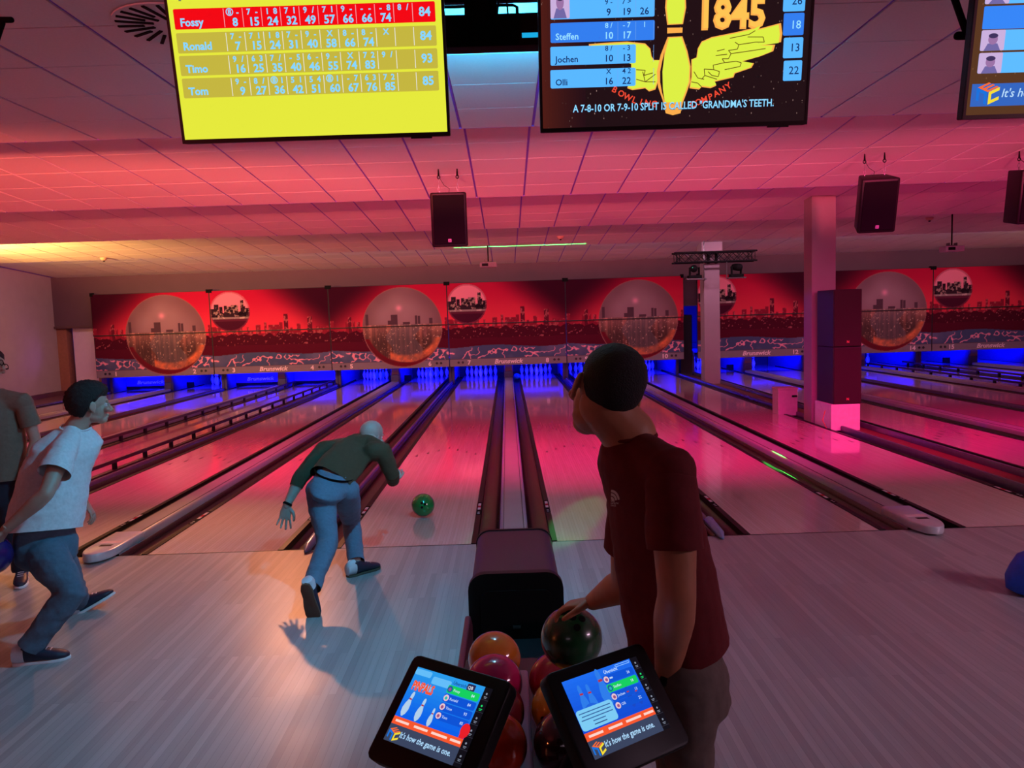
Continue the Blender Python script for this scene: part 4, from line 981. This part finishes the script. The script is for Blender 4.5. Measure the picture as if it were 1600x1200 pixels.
def hand_blob(wrist, d, n, mb, side=1, curl=.5, scale=1, spread=.12, curls=None, thumb=.6):
    # d: towards fingers, n: palm normal (direction the palm faces), side: +1/-1 chooses thumb side
    d = Vector(d).normalized(); n = Vector(n); n = (n - d * n.dot(d)).normalized(); s = d.cross(n) * side; w = Vector(wrist); k = scale
    mb.loft([(w - d * .03 * k, s * .027 * k, n * .019 * k), (w + d * .005 * k, s * .029 * k, n * .018 * k), (w + d * .04 * k, s * .039 * k, n * .015 * k), (w + d * .082 * k, s * .041 * k, n * .0125 * k), (w + d * .094 * k, s * .036 * k, n * .009 * k)], 14)
    for i, (o, L, r) in enumerate(((.031, .074, .0088), (.0105, .083, .0092), (-.0105, .077, .0088), (-.031, .060, .0078))):
        cu = curls[i] if curls else curl * (1 + .12 * i)
        p = w + d * .084 * k + s * o * k; ang = spread * (1.5 - i) * .66; dd = (d * math.cos(ang) + s * math.sin(ang)).normalized(); pts = [p - d * .02 * k, p]
        a = cu * .5
        for seg in (.44, .31, .25):
            q = dd * math.cos(a) + n * math.sin(a); p = p + q * L * seg * k; pts.append(p); a += cu * .9
        mb.tube(pts, [r * k * 1.02, r * k * 1.05, r * k, r * .92 * k, r * .78 * k], 10)
    p = w + d * .022 * k + s * .026 * k; q = (s * .75 + d * .65 + n * .35 * thumb).normalized(); q2 = (d * .85 + s * .35 + n * .5 * thumb).normalized(); q3 = (d * .9 + s * .05 + n * .6 * thumb).normalized()
    mb.tube([p - q * .01 * k, p + q * .034 * k, p + q * .034 * k + q2 * .032 * k, p + q * .034 * k + q2 * .032 * k + q3 * .024 * k], [.015 * k, .0125 * k, .0105 * k, .0085 * k], 10)
def shoe(parent, ankle, toe_dir, up, upper, heel, sole, L=.29):
    f = Vector(toe_dir).normalized(); u = Vector(up); u = (u - f * u.dot(f)).normalized(); l = u.cross(f); M = Matrix((f, l, u)).transposed().to_4x4(); M.translation = Vector(ankle)
    # local: x toe, z up; ankle is .085 above the sole and .07 ahead of the heel
    def ring(x, y, z, ry, rz): return (M @ Vector((x, y, z)), M.to_3x3() @ Vector((0, ry, 0)), M.to_3x3() @ Vector((0, 0, rz)))
    b = MB().loft([ring(-.085, 0, -.035, .012, .02), ring(-.078, 0, -.03, .032, .042), ring(-.05, 0, -.022, .038, .055), ring(0, 0, -.025, .040, .056), ring(.05, 0, -.037, .043, .042), ring(.10, 0, -.047, .048, .033), ring(.15, 0, -.053, .046, .026), ring(.185, 0, -.058, .034, .018), ring(.203, 0, -.062, .012, .008)], 16)
    b.tube([M @ Vector((-.01, 0, -.03)), M @ Vector((-.012, 0, .02))], .040, 14, round_ends=False)
    me = remesh(b, 'shoe', .007, 3, upper); o = link('shoe', me, parent)
    out = []
    for x, y in ((-.088, 0), (-.080, .026), (-.04, .038), (.02, .036), (.08, .046), (.14, .048), (.18, .036), (.205, .012), (.207, -.004), (.18, -.036), (.14, -.046), (.08, -.042), (.02, -.036), (-.04, -.038), (-.080, -.026)): out.append((x, y))
    part('sole', MB().prism(out, -.088, -.070, 'z', M), sole, o, bevel=.004, smooth=True)
    hb = MB().loft([ring(-.088, 0, -.035, .012, .02), ring(-.082, 0, -.03, .034, .044), ring(-.05, 0, -.020, .0405, .058), ring(-.02, 0, -.022, .0425, .058)], 16)
    part('heel_counter', hb, heel, o, smooth=True)
    b2 = MB()
    for i in range(4): b2.tube([M @ Vector((.045 + i * .022, -.018, .006 - i * .008)), M @ Vector((.045 + i * .022, 0, .010 - i * .009)), M @ Vector((.045 + i * .022, .018, .006 - i * .008))], .0028, 6)
    part('laces', b2, M_white, o, smooth=True)
    return o
def lerp(a, b, t): return Vector(a) * (1 - t) + Vector(b) * t
def limb(mb, pts, rs, n=14): mb.tube(pts, rs, n)
def torso_rings(st, inflate=0, sx=1):
    out = []
    for c, l, f, a, b in st:
        l = Vector(l).normalized(); f = Vector(f); f = (f - l * f.dot(l)).normalized()
        out.append((c, l * (a + inflate), f * (b + inflate)))
    return out
def person(name_label, J, skin, shirt, pants, hairm, hairkind, opts):
    root = thing('person', name_label, 'person', opts['base'])
    o = Vector(opts['base'])
    for k, v in list(J.items()):
        if isinstance(v, Vector): J[k] = v - o
    H = headframe(J['head'], J['headf'], J['headup']); L = Vector(J['left']).normalized(); sc = opts.get('scale', 1)
    # --- skin
    body = MB(); neck = J['neck']; spine = [J['pelvis'], J['waist'], J['chest'], neck]
    fw = [Vector(J['fwd_p']), lerp(J['fwd_p'], J['fwd'], .5), Vector(J['fwd']), Vector(J['fwd'])]
    Lp = Vector(J.get('left_p', L)); Ls = [Lp, lerp(Lp, L, .5), L, L]
    A = [(.145, .09), (.125, .085), (.155, .10), (.065, .05)]
    st = [(spine[i], Ls[i], fw[i], A[i][0] * sc, A[i][1] * sc) for i in range(4)]
    shm = (J['shL'] + J['shR']) / 2
    st.insert(3, (lerp(J['chest'], neck, .62), L, fw[3], .155 * sc, .09 * sc))
    d0 = (st[0][0] - st[1][0]).normalized()
    st.insert(0, (st[0][0] + d0 * .10, Ls[0], fw[0], .13 * sc, .09 * sc))
    body.loft(torso_rings(st), 18)
    hb = H @ Vector((-.02, 0, -.03))
    nk_ = opts.get('neckr', .058); body.tube([lerp(neck, hb, .05), lerp(neck, hb, .5), lerp(neck, hb, 1)], [nk_ * 1.1, nk_, nk_], 14)
    ak = opts.get('armk', 1.0)
    for s in 'LR':
        sh, el, wr = J['sh' + s], J['el' + s], J['wr' + s]
        limb(body, [lerp(sh, shm, .25), sh, lerp(sh, el, .35), lerp(sh, el, .8), el], [.055 * sc, .056 * sc, .048 * sc * ak, .041 * sc * ak, .039 * sc * ak])
        limb(body, [el, lerp(el, wr, .25), lerp(el, wr, .6), wr], [.039 * sc * ak, .043 * sc * ak, .034 * sc * ak, .027 * sc * (1 + (ak - 1) * .5)])
        hp, kn, an = J['hip' + s], J['kn' + s], J['an' + s]
        limb(body, [hp, lerp(hp, kn, .3), lerp(hp, kn, .8), kn], [.078 * sc, .076 * sc, .056 * sc, .052 * sc])
        limb(body, [kn, lerp(kn, an, .3), lerp(kn, an, .7), an], [.050 * sc, .052 * sc, .038 * sc, .034 * sc])
    pieces = [remesh(body, 'b', .010, 5)]
    hm = MB(); head_blob(H, hm, opts.get('hs', 1)); pieces.append(remesh(hm, 'h', .0035, 3))
    for s in 'LR':
        if ('hand' + s) in opts:
            hh = MB(); h = opts['hand' + s]; hand_blob(J['wr' + s], h['d'], h['n'], hh, h.get('side', 1), h.get('curl', .5), h.get('scale', 1.0), h.get('spread', .12), h.get('curls'), h.get('thumb', .6)); pieces.append(remesh(hh, 'hd', .0032, 2))
    link('body', join_meshes('body', pieces, skin), root)
    # eyes
    hs = opts.get('hs', 1)
    for s in (-1, 1):
        e = part('eye', MB().ball(H @ (Vector((.0735, s * .031, .008)) * hs), .0122, 12, 8), mat('eye_white', (220, 215, 215), .2), root, smooth=True)
        part('iris', MB().ball(H @ (Vector((.0845, s * .031, .008)) * hs), .0052, 10, 6), mat('iris_brown', (40, 24, 18), .2), e, smooth=True)
    if hairkind: link('hair', hair_mesh(H, hairm, hairkind, hs * 1.0, opts.get('hair_thick', .012)), root)
    # --- shirt
    sh_ = MB(); inf = opts.get('loose', .018)
    hem = J['hem']; hemd = (hem - J['waist']).normalized()
    ss_ = [(st[4][0] if False else c, l, f, a + inf, b + inf * 1.2) for c, l, f, a, b in st[2:]]
    ss_[-1] = (lerp(J['chest'], neck, 1.0), ss_[-1][1], ss_[-1][2], .080 * sc, .070 * sc); ss_.insert(-1, (lerp(J['chest'], neck, .86), ss_[-1][1], ss_[-1][2], .125 * sc, .092 * sc))
    hr = opts.get('hemr', (.175, .135))
    low = [(hem + hemd * .05, Ls[0], fw[0], hr[0] * sc, hr[1] * sc), (hem, Ls[0], fw[0], hr[0] * sc, hr[1] * sc), (lerp(hem, J['chest'], .45), Ls[1], fw[1], (hr[0] + .165 + inf) / 2 * sc * .98, (hr[1] + .115 + inf) / 2 * sc)]
    sh_.loft(torso_rings(low + ss_[1:]), 22)
    sp = []
    for s in 'LR':
        a, b = J['sh' + s], J['el' + s]; k = opts.get('sleeve', .62); sm = MB()
        sh_.tube([lerp(a, shm, .35), a, lerp(a, b, .12)], [.07 * sc, .070 * sc, .064 * sc], 16); sh_.tube([lerp(neck, J['chest'], .12), lerp(lerp(neck, J['chest'], .12), a, .5), lerp(a, b, .03)], [.058 * sc, .062 * sc, .068 * sc], 16)
        if opts.get('long' + s):
            k = opts['long' + s]; wr = J['wr' + s]; p2 = lerp(b, wr, k)
            sm.tube([lerp(a, shm, .35), a, lerp(a, b, .5), b, lerp(b, p2, .5), p2, lerp(b, wr, k + .1)], [.07 * sc, .072 * sc, .062 * sc, .052 * sc, .050 * sc, .045 * sc, .044 * sc], 16); ct = (p2, (wr - b), .09)
        else:
            sl = opts.get('slr', .074)
            sm.tube([lerp(a, shm, .25), lerp(a, b, .06), lerp(a, b, k * .6), lerp(a, b, k), lerp(a, b, k + .12)], [.060 * sc, .069 * sc, sl * sc * .94, sl * sc, sl * sc], 16, flat=.95); ct = (lerp(a, b, k), (b - a), .2)
        sp.append(remesh(sm, 'sl', .0085, 6, None, [ct], opts.get('wrinkle', .004), 3))
    sp.insert(0, remesh(sh_, 'shirt', .0085, 6, None, [(hem, hemd, .34)], opts.get('wrinkle', .004), opts.get('seed', 1)))
    link('shirt', join_meshes('shirt', sp, shirt), root)
    cl = MB(); nk = lerp(J['chest'], neck, 1.0); axn = (neck - J['chest']).normalized(); ff = fw[3]; rr = [(nk + L * .080 * sc * math.cos(a) + (Vector(ff) - L * Vector(ff).dot(L)).normalized() * .070 * sc * math.sin(a) + axn * .002) for a in [i * PI / 12 for i in range(25)]]
    cl.tube(rr, .006, 8); part('collar', cl, shirt, root, smooth=True)
    # --- trousers
    tr = MB(); wst = J['pelvis'] + (J['waist'] - J['pelvis']).normalized() * .09
    d1 = (J['pelvis'] - wst).normalized()
    tr.loft(torso_rings([(wst - d1 * .04, Ls[0], fw[0], .145 * sc, .110 * sc), (wst, Ls[0], fw[0], .150 * sc, .113 * sc), (J['pelvis'], Ls[0], fw[0], .168 * sc, .125 * sc), (J['pelvis'] + d1 * .08, Ls[0], fw[0], .160 * sc, .118 * sc), (J['pelvis'] + d1 * .13, Ls[0], fw[0], .11 * sc, .08 * sc)]), 20)
    pw = opts.get('legw', 1.0); cuts = []
    for s in 'LR':
        hp, kn, an = J['hip' + s], J['kn' + s], J['an' + s]
        tr.tube([hp, lerp(hp, kn, .35), lerp(hp, kn, .8), kn, lerp(kn, an, .3), lerp(kn, an, .75), lerp(kn, an, .97), lerp(kn, an, 1.12)], [x * sc * pw for x in (.098, .094, .076, .070, .068, .060, .060, .060)], 16); cuts.append((lerp(kn, an, .99), (an - kn), .13))
    link('trousers', remesh(tr, 'trousers', .009, 5, pants, cuts, opts.get('wrinkle', .004) * 1.3, opts.get('seed', 1) + 4), root)
    if opts.get('belt'):
        bl = MB(); lp = Vector(Ls[0]).normalized(); fp = Vector(fw[0]); fp = (fp - lp * fp.dot(lp)).normalized()
        bl.tube([wst + lp * .158 * sc * math.cos(a) + fp * .121 * sc * math.sin(a) for a in [i * PI / 14 for i in range(29)]], .016, 8, flat=.35, ref=d1); part('belt', bl, M_black, root, smooth=True)
    for s in 'LR':
        q = opts['foot' + s]; shoe(root, J['an' + s], q[0], q[1], opts.get('shoe_u'), opts.get('shoe_h'), opts.get('shoe_s'))
    return root, o, H
M_navy = mat('shoe_navy', (34, 36, 58), .5); M_pale = mat('shoe_pale', (205, 215, 225), .5); M_solew = mat('sole_white', (225, 228, 232), .5); M_solebr = mat('sole_brown', (96, 74, 60), .7)
M_hair = mat('hair_dark', (22, 15, 16), .75, bump=.6, scale=220, var=.3)
UP = Vector((0, 0, 1))

# the man in the dark red T-shirt, nearest the camera
J = {}
J['head'] = P(945, 618, 2.16); J['headf'] = Vector((-.80, .60, -.14)); J['headup'] = Vector((-.14, .05, 1))
J['neck'] = P(985, 682, 2.14); J['chest'] = P(1022, 800, 2.12); J['waist'] = P(1045, 960, 2.12); J['pelvis'] = P(1062, 1045, 2.12)
J['hem'] = P(1060, 1008, 2.12)
J['fwd'] = Vector((-1, .22, 0)); J['fwd_p'] = Vector((-1, .05, .0)); J['left'] = Vector((-.25, -.97, .02))
J['shL'] = P(1048, 738, 1.96); J['shR'] = P(985, 748, 2.30)
J['elL'] = P(1058, 930, 1.90); J['wrL'] = P(1040, 1068, 2.02)
J['elR'] = P(978, 912, 2.42); J['wrR'] = P(926, 940, 2.58)
J['hipL'] = P(1070, 1050, 2.03); J['hipR'] = P(1068, 1050, 2.22)
b_ = P(1085, 1050, 2.1)
J['knL'] = Vector((J['hipL'].x + .00, J['hipL'].y, .50)); J['anL'] = Vector((J['hipL'].x + .05, J['hipL'].y - .0, .09))
J['knR'] = Vector((J['hipR'].x - .02, J['hipR'].y + .02, .50)); J['anR'] = Vector((J['hipR'].x + .02, J['hipR'].y + .06, .09))
J_near = dict(J)
root, o0, Hn = person('man in a dark red T-shirt picking a green ball from the rack', J, mat('skin_warm', (190, 122, 88), .5, var=.05, scale=30), mat('shirt_dark_red', (104, 8, 16), .85, bump=.1, scale=60), mat('trousers_khaki', (110, 96, 88), .85, bump=.1, scale=50), M_hair, 'short',
    dict(base=(J['pelvis'].x, J['pelvis'].y, 0), sleeve=.62, slr=.080, loose=.018, hemr=(.17, .14), wrinkle=.005, hs=1.10, hair_thick=.010, seed=2, legw=.95, armk=1.28, neckr=.072,
         handL=dict(d=(-.02, .02, -1), n=(-.9, .3, 0), side=-1, curl=.5), handR=dict(d=(-.93, .3, -.22), n=(-.1, 0, -1), side=1, curl=.62, spread=.2),
         footL=(Vector((-1, .1, 0)), UP), footR=(Vector((-1, .3, 0)), UP), shoe_u=M_navy, shoe_h=M_pale, shoe_s=M_solew))
# chest emblem and wristwatch
from mathutils.bvhtree import BVHTree
shirt_o = [c for c in root.children if c.name.startswith('shirt')][0]
bvh = BVHTree.FromPolygons([v.co + o0 for v in shirt_o.data.vertices], [tuple(p.vertices) for p in shirt_o.data.polygons])
def on_shirt(px, py):
    r = ray(px, py).normalized(); hit, nrm, _, _ = bvh.ray_cast(CAM, r)
    if hit is None: return None
    if nrm.dot(r) > 0: nrm = -nrm
    return hit + nrm * .0015 - o0
em = MB()
def emblem(pts):
    q = [on_shirt(*p) for p in pts]
    if all(q): em.add(q, [tuple(t) for t in tessellate_polygon([[Vector((p[0], p[1], 0)) for p in pts]])])
ex, ey = 955.5, 783.0
for r0, r1 in ((2.2, 6.0), (7.2, 10.6), (11.8, 15.2)):
    aa = [math.radians(8 + 82 * i / 6) for i in range(7)]
    emblem([(ex + r0 * math.cos(a) * .9, ey - r0 * math.sin(a) * 1.2) for a in aa] + [(ex + r1 * math.cos(a) * .9, ey - r1 * math.sin(a) * 1.2) for a in reversed(aa)])
for i, ln in enumerate(('THE', 'NORTH', 'FACE')):
    vv, fc = text_geo(ln, 3.6, .03); oo = len(em.v); qs = [on_shirt(ex - .5 + x * .95, ey + 2.6 - y + i * 3.4 - 1.5) for x, y in vv]
    if all(qs): em.add(qs, fc)
part('chest_emblem', em, mat('emblem_pale', (220, 190, 180), .6), root)
wl = J_near['wrL'] - o0; we = J_near['elL'] - o0; ax = (wl - we).normalized(); u = ax.orthogonal().normalized(); v = ax.cross(u); wc = wl - ax * .035
wt = part('wristwatch', MB().tube([wc + u * .033 * math.cos(a) + v * .033 * math.sin(a) for a in [i * PI / 10 for i in range(21)]], .010, 8, flat=.35, ref=ax), M_black, root, smooth=True)
part('watch_case', MB().ball(wc + Vector((-.01, -.034, 0)), (.018, .008, .018), 14, 8), M_dark, wt, smooth=True)
bowling_ball(P(893, 997, 2.62), (24, 76, 42), 'dark green ball with a tan band held by the man in red', rot=(.5, .2, 0), rough=.25, var=.5)

# the bowler bending at the foul line
J = {}
J['head'] = P(580, 682, 5.98); J['headf'] = Vector((.12, .80, -.50)); J['headup'] = Vector((.2, .5, .8))
J['neck'] = P(577, 689, 5.90); J['chest'] = P(552, 707, 5.66); J['waist'] = P(525, 735, 5.46); J['pelvis'] = P(517, 757, 5.36); J['hem'] = P(516, 748, 5.38)
J['fwd'] = Vector((.2, .35, -.9)); J['fwd_p'] = Vector((.15, .8, -.45)); J['left'] = Vector((-1, .1, .08)); J['left_p'] = Vector((-1, .08, -.05))
J['shL'] = P(508, 703, 5.68); J['shR'] = P(598, 706, 5.76); J['elL'] = P(470, 745, 5.5); J['wrL'] = P(448, 790, 5.4)
J['elR'] = P(613, 742, 5.78); J['wrR'] = P(614, 752, 6.02)
J['hipL'] = P(500, 765, 5.36); J['hipR'] = P(540, 768, 5.42)
J['knL'] = P(512, 850, 5.06); J['anL'] = P(486, 918, 4.76)
# the leg that carries him is bent forward, the other one trails
J['knR'] = P(549, 815, 5.86); J['anR'] = P(557, 880, 5.52)
J_b = dict(J)
root, o0, _ = person('bald bowler in a dark green jumper and jeans bending at the foul line', J, mat('skin_cool', (186, 160, 150), .5, var=.05, scale=30), mat('jumper_green', (74, 60, 40), .9, bump=.15, scale=60), mat('jeans_blue', (92, 116, 140), .85, bump=.15, scale=60), M_hair, None,
    dict(base=(J['anR'].x, J['anR'].y, 0), longL=.35, longR=.9, loose=.026, hemr=(.185, .145), wrinkle=.005, seed=5, belt=True, scale=1.07, legw=.96,
         handL=dict(d=(-.18, -.1, -1), n=(.2, -1, 0), side=-1, curl=.22, spread=.3), handR=dict(d=(.3, .9, .1), n=(-.3, .2, 1), side=1, curl=.7),
         footL=(Vector((.10, .28, -.95)), Vector((0, .95, .28))), footR=(Vector((.72, .7, 0)), UP), shoe_u=M_navy, shoe_h=M_pale, shoe_s=M_solebr))
wl = J_b['wrL'] - o0; we = J_b['elL'] - o0; ax = (wl - we).normalized(); u = ax.orthogonal().normalized(); v = ax.cross(u); wc = wl - ax * .012
part('wristband', MB().tube([wc + u * .031 * math.cos(a) + v * .031 * math.sin(a) for a in [i * PI / 10 for i in range(21)]], .009, 8, flat=.35, ref=ax), M_black, root, smooth=True)

# the young man in the white T-shirt running up
J = {}
J['head'] = P(142, 634, 4.66); J['headf'] = Vector((.80, .52, -.28)); J['headup'] = Vector((.3, .15, 1))
J['neck'] = P(118, 668, 4.62); J['chest'] = P(88, 735, 4.52); J['waist'] = P(68, 800, 4.44); J['pelvis'] = P(72, 850, 4.42); J['hem'] = P(68, 828, 4.42)
J['fwd'] = Vector((.88, .3, -.35)); J['fwd_p'] = Vector((.95, .3, -.1)); J['left'] = Vector((-.3, .95, 0))
J['shR'] = P(98, 705, 4.42); J['shL'] = P(108, 700, 4.76)
J['elR'] = P(72, 772, 4.22); J['wrR'] = P(8, 828, 4.16)
J['elL'] = P(88, 768, 4.80); J['wrL'] = P(132, 784, 4.86)
J['hipR'] = P(72, 868, 4.34); J['hipL'] = P(80, 862, 4.50)
J['knR'] = P(112, 925, 4.28); J['anR'] = P(45, 1013, 4.19)
J['knL'] = P(108, 905, 4.66); J['anL'] = P(122, 938, 4.96)
J_w = dict(J)
root, o0, _ = person('young man in a white T-shirt and jeans running up with a ball', J, mat('skin_mid', (176, 138, 122), .5, var=.05, scale=30), mat('shirt_white', (214, 214, 220), .85, bump=.1, scale=60), mat('jeans_grey_blue', (82, 104, 124), .85, bump=.15, scale=60), M_hair, 'full',
    dict(base=(J['anR'].x, J['anR'].y, 0), sleeve=.52, slr=.088, loose=.034, hemr=(.20, .165), scale=1.05, wrinkle=.006, hair_thick=.03, seed=8, legw=1.08,
         handR=dict(d=(-.6, .1, -.75), n=(-.1, .0, -1), side=1, curl=.6), handL=dict(d=(.45, .1, -.9), n=(-.8, -.2, -.5), side=1, curl=.5, spread=.15),
         footR=(Vector((.95, .25, 0)), UP), footL=(Vector((.72, .35, .38)), Vector((-.3, 0, 1))), shoe_u=M_navy, shoe_h=M_pale, shoe_s=M_solew))
bowling_ball(P(-14, 868, 4.2), (44, 28, 96), 'purple ball swinging in the hand of the man in white', rot=(.3, .4, 0))

# the man standing at the left edge
J = {}
J['head'] = P(-17, 572, 5.6); J['headf'] = Vector((.75, -.66, 0)); J['headup'] = UP
J['neck'] = P(-14, 610, 5.6); J['chest'] = P(-6, 665, 5.6); J['waist'] = P(-4, 735, 5.6); J['pelvis'] = P(-2, 772, 5.6); J['hem'] = P(-3, 748, 5.6)
J['fwd'] = Vector((.35, -.93, 0)); J['fwd_p'] = Vector((.35, -.93, 0)); J['left'] = Vector((.95, .3, 0))
J['shL'] = P(36, 628, 5.6); J['shR'] = P(-52, 632, 5.6); J['elL'] = P(56, 690, 5.62); J['wrL'] = P(40, 745, 5.5); J['elR'] = P(-74, 700, 5.6); J['wrR'] = P(-76, 760, 5.5)
J['hipL'] = P(14, 790, 5.6); J['hipR'] = P(-24, 790, 5.6); J['knL'] = P(22, 845, 5.6); J['anL'] = P(34, 890, 5.62); J['knR'] = P(-26, 845, 5.56); J['anR'] = P(-28, 893, 5.5)
root, o0, H = person('man with glasses in an olive shirt standing at the left edge', J, mat('skin_mid', (176, 138, 122), .5), mat('shirt_olive', (112, 98, 84), .85, bump=.1, scale=60), mat('trousers_dark', (24, 26, 44), .85), M_hair, 'short',
    dict(base=(J['pelvis'].x, J['pelvis'].y, 0), sleeve=.6, loose=.03, hemr=(.20, .155), wrinkle=.005, seed=11, legw=1.0,
         handL=dict(d=(0, 0, -1), n=(-1, 0, 0), side=1, curl=.4), handR=dict(d=(0, 0, -1), n=(1, 0, 0), side=-1, curl=.4),
         footL=(Vector((.45, -.9, 0)), UP), footR=(Vector((.2, -1, 0)), UP), shoe_u=M_navy, shoe_h=M_pale, shoe_s=M_solew))
g = MB()
for s in (-1, 1):
    g.tube([H @ Vector((.104, s * .031 + .024 * math.cos(a), .008 + .018 * math.sin(a))) for a in [i * PI / 8 for i in range(17)]], .0028, 6)
    g.tube([H @ Vector((.100, s * .055, .012)), H @ Vector((.06, s * .078, .012)), H @ Vector((-.01, s * .084, .008))], .0025, 6)
g.tube([H @ Vector((.106, .008, .012)), H @ Vector((.106, -.008, .012))], .0025, 6)
part('glasses', g, M_black, root, smooth=True)
